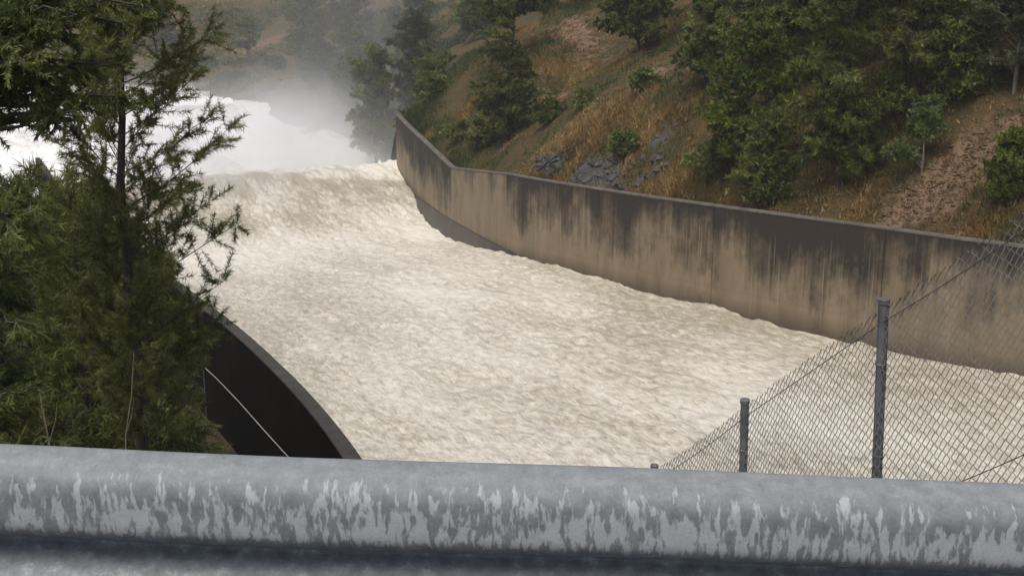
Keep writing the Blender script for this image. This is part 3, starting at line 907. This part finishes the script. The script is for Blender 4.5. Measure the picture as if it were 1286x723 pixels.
# ---- left bank, close to the camera
b = bb(-6.98, 22)
H = 1.9 - b[2]
plant('casuarina_tree', 'slender dark casuarina with feathery sprays and straight trunk, left foreground', 'tree', b,
      [(.0, 0, 0), (-.15, .1, H * .35), (.05, 0, H * .62), (.35, .1, H)],
      spire_limbs(H - 11.0, H - .2, 1.62, 86, up=.62, lean=(.24, 0), twigs=23, tw0=.2, tw_rand=.8, thin=.55, tw_len=.62, profile=([0, .25, .5, .8, 1], [.75, .95, 1.0, .75, .15]), tw_up=.4),
      NEEDLE(150000, .125, .0125, twig_r=.004), (M['leaf_casuarina'], M['bark']), 1, trunk_r=(.13, .02))
b = bb(-9.2, 18)
z = -b[2]
plant('wattle_tree', 'broad leafy wattle with arching bare limbs at the upper left edge', 'tree', b,
      [(0, 0, 0), (.2, .2, z * .45), (.5, .1, z * .75), (1.0, 0, z + .6)],
      blob_limbs([(2.2, 0, z - 1.15, 1.35, 1.4, .95, 34), (3.05, .6, z - .75, .95, 1.2, .75, 16), (1.2, .3, z - .7, 1.2, 1.5, .9, 18), (3.0, .1, z - 2.1, .8, .8, .35, 7), (1.2, -.2, z - 3.4, .6, .9, .5, 6)], twigs=24, tw_len=.42, rise=.45, r_limb=.04, tw_down=.15),
      LEAF(125000, .10, .023), (M['leaf_wattle'], M['bark']), 2, trunk_r=(.16, .03))
b = bb(-8.35, 27)
z = -b[2]
plant('casuarina_sapling', 'dense young casuarina against the dark wall, right of the slender trunk', 'tree', b,
      [(0, 0, 0), (.1, 0, (z - 6.3) * .5), (.0, .1, z - 6.2)],
      spire_limbs(1.0, z - 6.6, 1.3, 110, up=.5, twigs=16, tw_rand=.8, thin=.6, tw_len=.6, profile=([0, .3, .7, 1], [1, 1, .9, .3])),
      NEEDLE(85000, .15, .017), (M['leaf_casuarina'], M['bark']), 3)
b = bb(-11.4, 31)
z = -b[2]
plant('casuarina_tree', 'bushy dark casuarina in front of the wall, left of the slender trunk', 'tree', b,
      [(0, 0, 0), (.1, .2, (z - 6) * .5), (.0, .1, z - 5.9)],
      spire_limbs(1.0, z - 6.3, 2.9, 130, up=.4, twigs=15, tw_rand=.8, thin=.6, tw_len=.8, profile=([0, .35, .75, 1], [1, 1, .85, .35])),
      NEEDLE(85000, .22, .021), (M['leaf_dark'], M['bark']), 4)
b = bb(-15.6, 38)
z = -b[2]
plant('casuarina_tree', 'dark casuarina farther back on the left bank, beside the wall end', 'tree', b,
      [(0, 0, 0), (.1, .2, (z - 7) * .5), (.0, .1, z - 7.0)],
      spire_limbs(1.0, z - 7.2, 3.2, 110, up=.4, twigs=14, tw_len=.8, profile=([0, .35, .75, 1], [1, 1, .85, .35])),
      NEEDLE(52000, .42, .032), (M['leaf_dark'], M['bark']), 5)
b = bb(-7.0, 15)
z = -b[2]
plant('eucalypt_sapling', 'pale drooping gum sapling at the left edge below the wattle', 'tree', b,
      [(0, 0, 0), (.1, .1, (z - 3) * .6), (.3, .0, z - 2.6)],
      blob_limbs([(.6, 0, z - 3.4, .65, .8, .55, 12), (.45, .2, z - 4.3, .75, .8, .6, 14), (.2, .1, z - 5.3, .8, .8, .7, 12)], twigs=12, tw_len=.35, tw_down=.25),
      LEAF(17000, .13, .022), (M['leaf_wattle'], M['bark_pale']), 6, trunk_r=(.05, .01))
for k, (x, y, top, w, lab, mk, n) in enumerate([
        (-9.6, 24, -8.0, 1.7, 'low dark shrub in the left corner above the barrier', 'leaf_dark', 26000),
        (-7.6, 24.5, -8.6, 1.3, 'small yellow-green shrub at the foot of the slender trunk', 'leaf_wattle', 18000),
        (-8.4, 19.5, -7.0, 1.2, 'fine leaved shrub at the left edge just above the barrier', 'leaf_casuarina', 24000),
        (-14.5, 30, -7.2, 2.4, 'wide dark shrub behind the pale gum sapling', 'leaf_casuarina', 32000)]):
    b = bb(x, y); h = top - b[2]
    plant('shrub', lab, 'shrub', b, [(0, 0, 0), (.1, .1, h * .5), (.0, .1, h * .9)],
          blob_limbs([(0, 0, h * .72, w, w, h * .26, 26), (.5, .2, h * .5, w * 1.1, w, h * .3, 24), (-.5, -.1, h * .4, w, w, h * .3, 18)], twigs=14, tw_len=.5),
          LEAF(n, .19, .032) if k != 2 else NEEDLE(n, .26, .02), (M[mk], M['bark']), 20 + k, parts=('stem', 'foliage'), trunk_r=(.06, .01))
# bleached sticks standing in the scrub
for k, (pts, lab) in enumerate([(((-6.75, 17.2, -9.8), (-6.9, 17.2, -7.0), (-6.98, 17.2, -5.95), (-7.02, 17.2, -5.75)), 'pale bent stick standing in the dark scrub at left'),
                                (((-6.55, 19.0, -10.2), (-6.35, 19.0, -7.6), (-6.2, 19, -6.9), (-6.1, 19, -6.15)), 'thin pale stick leaning right near the slender trunk')]):
    p = np.array(pts); o = p[0].copy()
    st = empty('dead_stick', o, lab, 'stick')
    link('stem', tube_mesh('stem', [(p - o, np.linspace(.015, .007, len(p)))], 6), M['twig_pale'], st)
    link('side_twig', tube_mesh('side_twig', [(np.array([p[1] - o, p[1] - o + (.12, .02, .35), p[1] - o + (.16, .05, .62)]), np.array([.010, .007, .004]))], 5), M['twig_pale'], st)

# ---- right hillside
def hill_tree(name, label, x, y, blobs, trunk_h, leaf, mk, seed, cat='tree', bark='bark', tr=(.14, .02), twigs=13, tw=.62, lean=(0, 0), parts=('trunk', 'crown'), rise=.5, rl=.04):
    return plant(name, label, cat, hb(x, y), [(0, 0, 0), (lean[0] * .4, lean[1] * .4, trunk_h * .5), (lean[0], lean[1], trunk_h)],
                 blob_limbs(blobs, twigs=twigs, tw_len=tw, rise=rise, r_limb=rl), dict(leaf, twig_r=.010, sides=3), (M[mk], M[bark]), seed, parts=parts, trunk_r=tr)
HL = lambda n, L=.34, W=.12: dict(n=int(n * 1.6), L=L * .78, W=W * 1.0, spread=1.4, droop=.10, tri=True)

hill_tree('wattle_tree', 'light green wattle on the slope, left of the big dark trees', 13.9, 73.4,
          [(0, 0, 6.2, 2.5, 2.2, 2.2, 26), (-1.0, -.5, 3.6, 2.2, 2, 1.9, 24), (1.2, .2, 4.2, 2.0, 2, 2.2, 20), (-.6, -.8, 1.6, 1.7, 1.5, 1.2, 14), (.6, 0, 8.2, 1.8, 1.8, 1.6, 14)], 7.5, HL(26000, .33, .115), 'leaf_bright', 41)
hill_tree('casuarina_tree', 'tall dark casuarina overhanging the right wall, left of the leafy sapling', 18.0, 67.2,
          [(0, 0, 9, 3.0, 2.6, 3.4, 30), (-1.2, -.4, 5.0, 2.6, 2.2, 2.8, 30), (1.2, -.3, 4.2, 2.6, 2.2, 2.6, 28), (-.2, -.9, 1.9, 2.9, 1.3, 1.6, 26), (.5, 0, 12.5, 2.3, 2.2, 2.5, 16)], 12.5, HL(42000, .42, .085), 'leaf_dark', 42, tr=(.2, .03))
hill_tree('casuarina_tree', 'dark casuarina in deep shade behind the leafy sapling', 21.8, 67.5,
          [(0, 0, 8, 2.7, 2.4, 3.2, 28), (-1.0, -.4, 4.4, 2.3, 2.0, 2.5, 22), (.9, .3, 5.0, 2.1, 2.0, 2.4, 20), (.3, 0, 11.3, 2.2, 2.2, 2.4, 14)], 11.5, HL(32000, .42, .085), 'leaf_casuarina', 43, tr=(.2, .03))
hill_tree('gum_tree', 'hazy grey-green gum with pale stems at the top right corner', 26.3, 65.2,
          [(0, 0, 6.0, 2.6, 2.4, 2.5, 24), (-1.5, 0, 4.3, 1.9, 1.8, 1.7, 16), (1.3, .1, 4.0, 1.9, 1.8, 1.8, 14), (0, 0, 8.6, 2.2, 2.2, 1.8, 12), (-.6, -.3, 2.4, 1.6, 1.2, 1.0, 7)], 8.0, HL(20000, .32, .085), 'leaf_grey', 44, bark='bark_pale')
hill_tree('gum_tree', 'grey-green gum cut off by the right edge, above the bright bush', 30.0, 64.5,
          [(0, 0, 5.5, 2.6, 2.4, 2.6, 24), (-1.2, 0, 3.6, 1.9, 1.8, 1.5, 14), (0, 0, 8.4, 2.4, 2.2, 2, 14)], 8.0, HL(17000, .32, .085), 'leaf_grey', 45, bark='bark_pale')
hill_tree('gum_sapling', 'small leafy sapling with thin bare trunk on the red bank', 21.5, 64.2,
          [(0, 0, 3.3, .85, .8, .95, 13), (-.5, -.1, 2.3, .75, .7, .6, 9), (.5, .1, 2.5, .75, .7, .7, 9), (-1.75, -.2, 1.15, .65, .5, .45, 8)], 3.4, HL(5200, .24, .10), 'leaf_pale', 46, bark='bark_pale', tr=(.06, .015), tw=.35, rl=.022)
hill_tree('shrub', 'bright green bush above the wall at the right edge', 24.0, 58.7,
          [(0, 0, 2.3, 1.5, 1.2, 1.2, 18), (-.7, 0, 1.2, 1.2, 1.1, .9, 14), (1.2, .1, 1.6, 1.5, 1.2, 1.1, 16), (-.3, 0, 3.2, .75, .8, .55, 8), (2.6, .2, 1.6, 1.2, 1.1, .9, 10)], 2.9, HL(16000, .26, .08), 'leaf_bright', 47, 'shrub', parts=('stem', 'foliage'), tr=(.06, .02), tw=.5)
hill_tree('gum_tree', 'round dark tree above the bench track at top centre', 10.6, 105.5,
          [(0, 0, 5.2, 3.2, 2.8, 3.0, 30), (-1.5, 0, 2.8, 2.4, 2.2, 2.2, 18), (1.6, 0, 2.8, 2.3, 2.2, 2.2, 18)], 6.0, HL(22000, .38, .14), 'leaf_dark', 48)
hill_tree('wattle_tree', 'dark bushy tree right of the bench track', 13.2, 85.2,
          [(0, 0, 4.6, 2.1, 2.0, 2.0, 24), (-.7, -.2, 2.2, 1.7, 1.6, 1.5, 18), (1.0, 0, 2.6, 2.0, 1.8, 1.8, 16), (.5, 0, 6.6, 1.8, 1.8, 1.3, 12)], 6, HL(21000, .34, .12), 'leaf_wattle', 49)
hill_tree('wattle_tree', 'tall green wattle rising behind the light green one', 17.6, 84.0,
          [(0, 0, 5.0, 3.0, 2.4, 3.0, 28), (1.8, 0, 6.5, 2.6, 2.4, 2.4, 22)], 7, HL(20000, .38, .14), 'leaf_wattle', 50)
hill_tree('gum_tree', 'slate green shrubby tree behind the wall knee with bare stem', -.6, 106.6,
          [(0, 0, 7.6, 2.6, 2.4, 1.8, 18), (1.5, 0, 5.2, 3.0, 2.4, 2.2, 26), (-1.8, -.2, 4.2, 2.2, 2.0, 2.0, 18), (.2, -.5, 2.2, 2.8, 1.8, 1.7, 24), (2.6, 0, 3.0, 2.0, 1.8, 1.5, 14)], 9.2, HL(24000, .36, .13), 'leaf_dark', 51, lean=(.6, 0))
hill_tree('gum_tree', 'leafy tree with dark fork at top centre left of the red slope', .2, 118.5,
          [(0, 0, 6.6, 3.0, 2.6, 2.2, 24), (-2.4, 0, 5.2, 2.4, 2.2, 1.6, 16), (1.9, 0, 7.8, 2.2, 2.2, 1.8, 14)], 7.4, HL(19000, .38, .14), 'leaf_dark', 52)
hill_tree('wattle_tree', 'green tree on the slope above the raised wall end', -8.6, 141.0,
          [(0, 0, 6.5, 2.8, 2.6, 2.8, 24), (-1.4, 0, 3.6, 2.6, 2.2, 2.0, 20), (1.6, 0, 4.0, 2.4, 2.2, 2.0, 16), (0, 0, 9.6, 2.2, 2.2, 1.8, 12)], 9, HL(20000, .42, .17), 'leaf_wattle', 53)
hill_tree('casuarina_tree', 'tall misty casuarina at the water edge beyond the wall end', -18.0, 163.0,
          [(0, 0, 14.0, 3.2, 2.8, 3.8, 30), (-.6, 0, 9, 4.0, 3.2, 4.0, 38), (.6, 0, 4.5, 4.0, 3.0, 3.4, 34), (2.8, 0, 7.5, 3.0, 2.8, 3.6, 24)], 17, HL(30000, .5, .24), 'leaf_wattle', 54, tr=(.25, .03), tw=1.0)
hill_tree('casuarina_tree', 'second misty casuarina uphill of the one at the water edge', -13.0, 166.5,
          [(0, 0, 13, 3.0, 2.8, 3.6, 22), (-.6, 0, 8, 3.4, 3.0, 3.6, 24), (.6, 0, 4.0, 3.4, 2.8, 3.0, 22)], 15, HL(24000, .5, .24), 'leaf_grey', 55, tr=(.25, .03), tw=1.0)
for k, (x, y, s_, mk, lab) in enumerate([
        (-14.0, 186, 1.0, 'leaf_dark', 'dark tree in the mist above the wall end'),
        (-24.5, 196, .95, 'leaf_dark', 'misty dark tree left of the water-edge casuarina'),
        (-17, 205, 1.15, 'leaf_grey', 'grey misty tree at the top edge left of centre'),
        (-5.5, 196, 1.1, 'leaf_wattle', 'green tree on the far slope at top centre'),
        (-36.5, 236, 1.1, 'leaf_grey', 'tall dark tree fading into the spray on the far bank'),
        (-31.5, 252, 1.25, 'leaf_dark', 'far tree behind the spray, nearest the centre'),
        (-43.0, 262, 1.2, 'leaf_dark', 'far dark tree right of the small yellow-green one'),
        (-47, 286, 1.2, 'leaf_dark', 'far tree behind the spray at the top edge'),
        (-36, 278, 1.3, 'leaf_grey', 'pale far tree high behind the spray column'),
        (8.0, 128, .8, 'leaf_wattle', 'small tree on the crest above the red slope'),
        (14.5, 118, 1.0, 'leaf_wattle', 'crest tree behind the round dark one'),
        (-84, 303, .85, 'leaf_dark', 'far brownish scrub tree at the upper left bank'),
        (-95, 299, .9, 'leaf_dark', 'far scrub tree partly behind the slender casuarina')]):
    far = y > 180
    hill_tree('gum_tree', lab, x, y, [(0, 0, 7.5 * s_, 3.4 * s_, 3.2 * s_, 3.2 * s_, 22), (-1.6 * s_, 0, 4.6 * s_, 3.2 * s_, 2.6 * s_, 2.6 * s_, 20), (1.8 * s_, 0, 4.8 * s_, 3.0 * s_, 2.6 * s_, 2.6 * s_, 18), (0, -.4, 2.0 * s_, 3.0 * s_, 2.2 * s_, 1.6 * s_, 14), (.5, 0, 11.0 * s_, 2.6 * s_, 2.6 * s_, 2.4 * s_, 12)],
              11 * s_, HL(9500, .7 if far else .42, .30 if far else .16), mk, 60 + k, tw=1.0)
for k, (x, y, s_, mk, lab) in enumerate([
        (16.4, 77.5, .95, 'leaf_wattle', 'green tree filling the gap between the light wattle and the casuarinas'),
        (20.6, 75.5, 1.05, 'leaf_dark', 'dark tree behind the tall casuarina at the top edge'),
        (24.6, 71.5, 1.05, 'leaf_dark', 'dark tree between the casuarinas and the hazy gum'),
        (28.4, 70.5, .9, 'leaf_grey', 'grey-green tree behind the hazy gum at the top right'),
        (14.6, 66.9 + 3, .42, 'leaf_dark', 'small dark bush tree leaning over the wall below the casuarina'),
        (24.0, 66.6, .62, 'leaf_dark', 'dark undergrowth tree right of the leafy sapling'),
        (28.6, 62.6, .55, 'leaf_dark', 'low dark tree under the gums near the right edge')]):
    hill_tree('bush_tree', lab, x, y, [(0, 0, 7.0 * s_, 3.6 * s_, 3.0 * s_, 3.4 * s_, 24), (-1.8 * s_, 0, 4.2 * s_, 3.2 * s_, 2.6 * s_, 2.8 * s_, 22), (1.8 * s_, 0, 4.4 * s_, 3.2 * s_, 2.6 * s_, 2.8 * s_, 20), (0, -.4, 1.8 * s_, 3.2 * s_, 2.2 * s_, 1.8 * s_, 20), (.5, 0, 10.5 * s_, 2.8 * s_, 2.6 * s_, 2.4 * s_, 12)],
              10 * s_, HL(int(17000 * max(.4, s_ * s_)), .38, .13), mk, 160 + k, tw=.8)
hill_tree('gum_sapling', 'small yellow-green tree with dark trunk on the far bank', -57.5, 275,
          [(0, 0, 9.0, 2.6, 2.4, 2.6, 16), (.8, 0, 6.6, 2.2, 2, 1.4, 10), (-1.8, 0, 5.2, 2.6, 2.0, .8, 8)], 9.5, HL(5200, .7, .34), 'leaf_yellow', 80, tr=(.32, .06), tw=1.0, rl=.1)
SH = [(7.9, 84.2, 1.25, .95, 'leaf_yellow', 'yellow-green shrub just above the grey rock outcrop'),
      (9.6, 90.2, .9, .9, 'leaf_wattle', 'small green shrub below the bench track'),
      (12.4, 75.0, 1.5, 1.6, 'leaf_wattle', 'olive shrub above the wall, under the light green wattle'),
      (15.2, 70.4, 1.2, 1.3, 'leaf_wattle', 'low olive shrub above the wall, left of the dark casuarina'),
      (-2.8, 109.4, 1.7, 1.5, 'leaf_wattle', 'green shrub just behind the wall knee'),
      (-5.0, 114.5, 1.3, 1.3, 'leaf_wattle', 'low green shrub behind the rising wall top'),
      (-7.6, 128.2, 1.9, 1.8, 'leaf_wattle', 'rounded green shrub on the slope above the rising wall'),
      (-10.6, 134.0, 1.6, 1.5, 'leaf_dark', 'dark shrub beside the wall end'),
      (3.0, 100.5, 1.5, 1.2, 'leaf_dark', 'dark shrub on the slope below the forked tree'),
      (5.8, 96.8, 1.0, .8, 'leaf_wattle', 'small shrub in the dry grass at mid slope'),
      (3.9, 131.5, 1.4, 1.2, 'leaf_yellow', 'pale shrub on the red slope near the top edge'),
      (-14.6, 146.5, 2.0, 1.8, 'leaf_grey', 'misty shrub between the wall end and the water'),
      (-16.5, 152.0, 2.2, 2.4, 'leaf_grey', 'misty shrub at the water edge beyond the wall end'),
      (-70, 283, 2.4, 1.8, 'leaf_dark', 'dark shrub on the far bank left of the yellow-green tree'),
      (-50.5, 268, 2.4, 2.0, 'leaf_dark', 'low dark shrub on the far shore beside the spray')]
for k, (x, y, w, h, mk, lab) in enumerate(SH):
    hill_tree('shrub', lab, x, y, [(0, 0, h * .9, w, w, h * .8, 16), (w * .5, .1, h * .6, w * .8, w * .7, h * .6, 10), (-w * .5, -.1, h * .6, w * .8, w * .7, h * .6, 10)], h * 1.3,
              HL(int(3800 * w), .34 if y < 180 else .6, .12 if y < 180 else .25), mk, 90 + k, 'shrub', parts=('stem', 'foliage'), tr=(.05, .015), tw=.5)

# ---- grass and ground cover over the slope: uncountable
def scatter_grass():
    rng = np.random.default_rng(7)
    n = 125000
    s = rng.uniform(HP.cs[3], H_END + 55, n); t = 1.0 + 25 * rng.random(n) ** 1.5
    x, z = hill_z(s, t)
    d = np.zeros(n)
    for (cx, cy, rx, ry, ro) in DIRT + ROCKY:
        c, sn = math.cos(ro), math.sin(ro); dx, dy = x[:, 0] - cx, x[:, 1] - cy
        d = np.maximum(d, np.exp(-(((dx * c + dy * sn) / rx) ** 2 + ((-dx * sn + dy * c) / ry) ** 2)))
    keep = rng.random(n) > d * 1.15
    pat = fbm(x[:, 0] / 5, x[:, 1] / 5, oct=3, seed=71)
    keep &= rng.random(n) < .62 + .8 * (pat + .3)
    green = fbm(x[:, 0] / 7 + 9, x[:, 1] / 7, oct=3, seed=73) + .25 * (x[:, 1] > 105) - .1
    for nm, mk, sel in (('dry_grass', 'dry_grass', keep & (green < .06)), ('ground_cover', 'green_grass', keep & (green >= .06))):
        p = np.column_stack([x, z])[sel]
        m = len(p); B = 4
        ht = (.34 + .30 * np.clip(pat[sel], -.5, 1)) * rng.uniform(.5, 1.4, m)
        base = np.repeat(p, B, 0) + np.column_stack([rng.normal(0, .16, (m * B, 2)), np.full(m * B, -.05)])
        lean = rng.normal(0, .38, (m * B, 2)); hh = np.repeat(ht, B)[:, None]
        tip = base + np.column_stack([lean, rng.uniform(.55, 1.1, m * B)]) * hh
        a = rng.uniform(0, np.pi, m * B); w = np.column_stack([np.cos(a), np.sin(a), 0 * a]) * .042
        V = np.stack([base - w, base + w, tip], 1).reshape(-1, 3)
        tint = np.clip(.5 + .8 * fbm(p[:, 0] / 3, p[:, 1] / 3, oct=2, seed=75) + rng.normal(0, .13, m), 0, 1)
        me = mesh_np(nm, V, np.arange(len(V)).reshape(-1, 3), False, {'tint': np.repeat(np.repeat(tint, B), 3)})
        lab = 'dry orange-brown grass tufts over the right slope' if nm == 'dry_grass' else 'low green weeds among the dry grass on the slope'
        tag(link(nm, me, M[mk]), lab, 'grass', kind='stuff')
scatter_grass()
def scatter_far():
    rng = np.random.default_rng(17)
    n = 34000
    s = rng.uniform(H_END + 70, HP.cs[-2], n); t = .5 + 60 * rng.random(n) ** 1.2
    x, z = hill_z(s, t)
    pat = fbm(x[:, 0] / 11, x[:, 1] / 11, oct=3, seed=171)
    keep = rng.random(n) < .5 + 1.1 * pat
    p = np.column_stack([x, z])[keep]; pt = pat[keep]
    m = len(p); B = 6
    ht = (.7 + .9 * np.clip(pt, -.4, 1)) * rng.uniform(.4, 1.5, m)
    base = np.repeat(p, B, 0) + np.column_stack([rng.normal(0, .5, (m * B, 2)), np.full(m * B, -.1)])
    tip = base + np.column_stack([rng.normal(0, .5, (m * B, 2)), rng.uniform(.5, 1.1, m * B)]) * np.repeat(ht, B)[:, None]
    a = rng.uniform(0, np.pi, m * B); w = np.column_stack([np.cos(a), np.sin(a), 0 * a]) * .16
    V = np.stack([base - w, base + w, tip], 1).reshape(-1, 3)
    tint = np.clip(.45 + .9 * fbm(p[:, 0] / 8, p[:, 1] / 8, oct=3, seed=175) + rng.normal(0, .15, m), 0, 1)
    me = mesh_np('far_scrub', V, np.arange(len(V)).reshape(-1, 3), False, {'tint': np.repeat(np.repeat(tint, B), 3)})
    tag(link('far_scrub', me, M['green_grass']), 'olive and brown scrub covering the far river bank', 'scrub', kind='stuff')
scatter_far()

# ---- loose stones and clods on the bare soil: uncountable
def loose_stones():
    rng = np.random.default_rng(27)
    pts = []
    for (cx, cy, rx, ry, ro), n in ((DIRT[1], 700), (DIRT[2], 600), (DIRT[3], 700), (DIRT[0], 500), (DIRT[4], 350), (DIRT[5], 200), ((6.0, 84.8, 4.0, 1.4, -1.1), 500)):
        a = rng.normal(0, .62, (n, 2)) * (rx, ry)
        c, sn = math.cos(ro), math.sin(ro)
        pts += [(cx + u * c - v * sn, cy + u * sn + v * c) for u, v in a]
    V, F, T = [], [], []
    for i, (x, y) in enumerate(pts):
        s, t = hill_find(x, y)
        if t < .9: continue
        z = float(hill_z(np.array([s]), np.array([t]))[1][0])
        r = .035 + .11 * rng.random() ** 4
        o = np.array([[1, 0, 0], [-1, 0, 0], [0, 1, 0], [0, -1, 0], [0, 0, .8], [0, 0, -.6]]) * r * rng.uniform(.5, 1.3, (6, 1)) * (rng.uniform(.7, 1.8), 1, .8)
        k = rng.uniform(0, 6.28); c, sn = math.cos(k), math.sin(k)
        o = o @ np.array([[c, sn, 0], [-sn, c, 0], [0, 0, 1]])
        b_ = 6 * len(T)
        V.append(o + (x, y, z + r * .2)); T.append(rng.random())
        F += [(b_ + i0, b_ + i1, b_ + i2) for i0, i1, i2 in ((0, 2, 4), (2, 1, 4), (1, 3, 4), (3, 0, 4), (2, 0, 5), (1, 2, 5), (3, 1, 5), (0, 3, 5))]
    me = mesh_np('loose_stones', np.vstack(V), np.array(F), False, {'tint': np.repeat(T, 6)})
    tag(link('loose_stones', me, M['clod']), 'loose brown stones and clods on the bare red soil', 'stones', kind='stuff')
M['clod'] = leaf_mat('soil clods', (.05, .03, .018), (.115, .070, .042), (.20, .14, .095), 0.0)
loose_stones()

# ---- rock outcrops behind the wall
def rock_mesh(rng, sx, sy, sz):
    bm = bmesh.new()
    bmesh.ops.create_cube(bm, size=1)
    bmesh.ops.subdivide_edges(bm, edges=bm.edges[:], cuts=1)
    for v in bm.verts:
        v.co = Vector((v.co.x * sx * rng.uniform(.65, 1.2), v.co.y * sy * rng.uniform(.65, 1.2), v.co.z * sz * rng.uniform(.6, 1.25)))
    bmesh.ops.triangulate(bm, faces=bm.faces)
    me = bpy.data.meshes.new('rock'); bm.to_mesh(me); bm.free()
    return me
def outcrop(label, line, n, size, seed, across=1.6, mk='rock'):
    rng = random.Random(seed)
    (x0, y0), (x1, y1) = line
    bx, by, bz = hb(x0, y0)
    root = empty('rock_outcrop', (bx, by, bz), label, 'rock')
    for k in range(n):
        u = (k + rng.random()) / n
        x = x0 + (x1 - x0) * u + rng.gauss(0, .25); y = y0 + (y1 - y0) * u + rng.gauss(0, .25)
        nx, ny = .85, .52
        a = rng.random() * across
        x += nx * a; y += ny * a
        sz = size * rng.uniform(.5, 1.3)
        o = link('rock', rock_mesh(rng, sz * rng.uniform(.9, 1.7), sz, sz * rng.uniform(.45, .9)), M[mk], root)
        o.location = (x - bx, y - by, hill_at(x, y) - bz + sz * -.05)
        o.rotation_euler = (rng.gauss(.45, .25), rng.gauss(-.3, .25), rng.gauss(-.9, .5))
outcrop('grey angular rock outcrop just above the wall at mid length', ((8.6, 78.9), (4.6, 86.0)), 48, .44, 5, 1.9)
outcrop('smaller grey rock shelf behind the wall, crossed by a dead branch', ((3.2, 89.0), (.9, 93.0)), 20, .44, 6, 1.5)
outcrop('line of grey rocks stepping up the slope below the track', ((9.3, 80.6), (11.4, 85.5)), 13, .36, 8, .8)
outcrop('pale boulders on the far river bank behind the foam', ((-64, 268), (-76, 273)), 9, 1.9, 9, 3, 'rock_brown')
def branch():
    a, b_ = np.array(hb(1.9, 91.6)), np.array(hb(5.5, 89.6))
    a[2] += .45; b_[2] += .75
    t = np.linspace(0, 1, 8)[:, None]
    P = a + (b_ - a) * t + np.array([0, 0, .15]) * np.sin(t * 5)
    r = empty('dead_branch', a, 'dark dead branch lying across the grey rocks behind the wall', 'branch')
    link('limb', tube_mesh('limb', [(P - a, np.linspace(.09, .04, 8))], 6), M['log'], r)
    for k, d in ((3, (.5, .2, .5)), (5, (-.2, .1, .6))):
        link('side_twig', tube_mesh('side_twig', [(np.array([P[k] - a, P[k] - a + np.array(d)]), np.array([.035, .012]))], 5), M['log'], r)
branch()

# ================================================================== AIR: spray over the plunge pool, thin haze everywhere
def volume_box(name, lo, hi, mat):
    bm = bmesh.new(); bmesh.ops.create_cube(bm, size=1)
    lo, hi = Vector(lo), Vector(hi)
    for v in bm.verts: v.co = Vector([(lo[i] + hi[i]) / 2 + v.co[i] * (hi[i] - lo[i]) for i in range(3)])
    me = bpy.data.meshes.new(name); bm.to_mesh(me); bm.free()
    return link(name, me, mat)
def mist_mat():
    g = NT('spray')
    p = g.geo()
    sep = g.n('ShaderNodeSeparateXYZ'); g.l(p, sep.inputs[0])
    def gauss(cx, cy, cz, rx, ry, rz):
        s = None
        for o, c, r in (('X', cx, rx), ('Y', cy, ry), ('Z', cz, rz)):
            d = g.math('DIVIDE', g.math('SUBTRACT', sep.outputs[o], c), r)
            d = g.math('MULTIPLY', d, d)
            s = d if s is None else g.math('ADD', s, d)
        return g.math('EXPONENT', g.math('MULTIPLY', s, -1.0))
    n = g.ramp(g.noise(g.mapping(p, (1, 1, .7)), .075, 4, .55, .5), (.36, .05), (.66, 1.0))
    low = g.math('MULTIPLY', gauss(*MIST_LOW), MIST_D[0])
    col = g.math('MULTIPLY', gauss(*MIST_COL), MIST_D[1])
    lip = g.math('ADD', g.math('MULTIPLY', gauss(-36, 122, -21.5, 13, 8, 2.6), .16), g.math('MULTIPLY', gauss(-22, 131, -21.5, 12, 7, 1.8), .10))
    plume = g.math('MULTIPLY', gauss(-34, 150, -23.5, 15, 17, 6.0), .12)
    d = g.math('MULTIPLY', g.math('ADD', g.math('ADD', low, col), g.math('ADD', lip, plume)), n)
    v = g.n('ShaderNodeVolumePrincipled')
    v.inputs['Color'].default_value = (.985, .99, .98, 1)
    v.inputs['Anisotropy'].default_value = .2
    g.l(d, v.inputs['Density'])
    g.l(v.outputs[0], g.out.inputs['Volume'])
    return g.m
MIST_LOW = (-33, 170, -26.5, 19, 32, 6.0)
MIST_COL = (-23, 176, -12, 12, 28, 20)
MIST_D = (.065, .007)
tag(volume_box('spray_mist', (-95, 104, -31), (18, 262, 22), mist_mat()), 'white spray drifting up from the plunge pool', 'spray', kind='stuff')
def haze_mat():
    g = NT('thin haze')
    v = g.n('ShaderNodeVolumePrincipled')
    v.inputs['Color'].default_value = (.96, .96, .94, 1)
    v.inputs['Density'].default_value = .0003
    g.l(v.outputs[0], g.out.inputs['Volume'])
    return g.m
tag(volume_box('haze', (-560, -150, -60), (360, 560, 60), haze_mat()), kind='stuff')
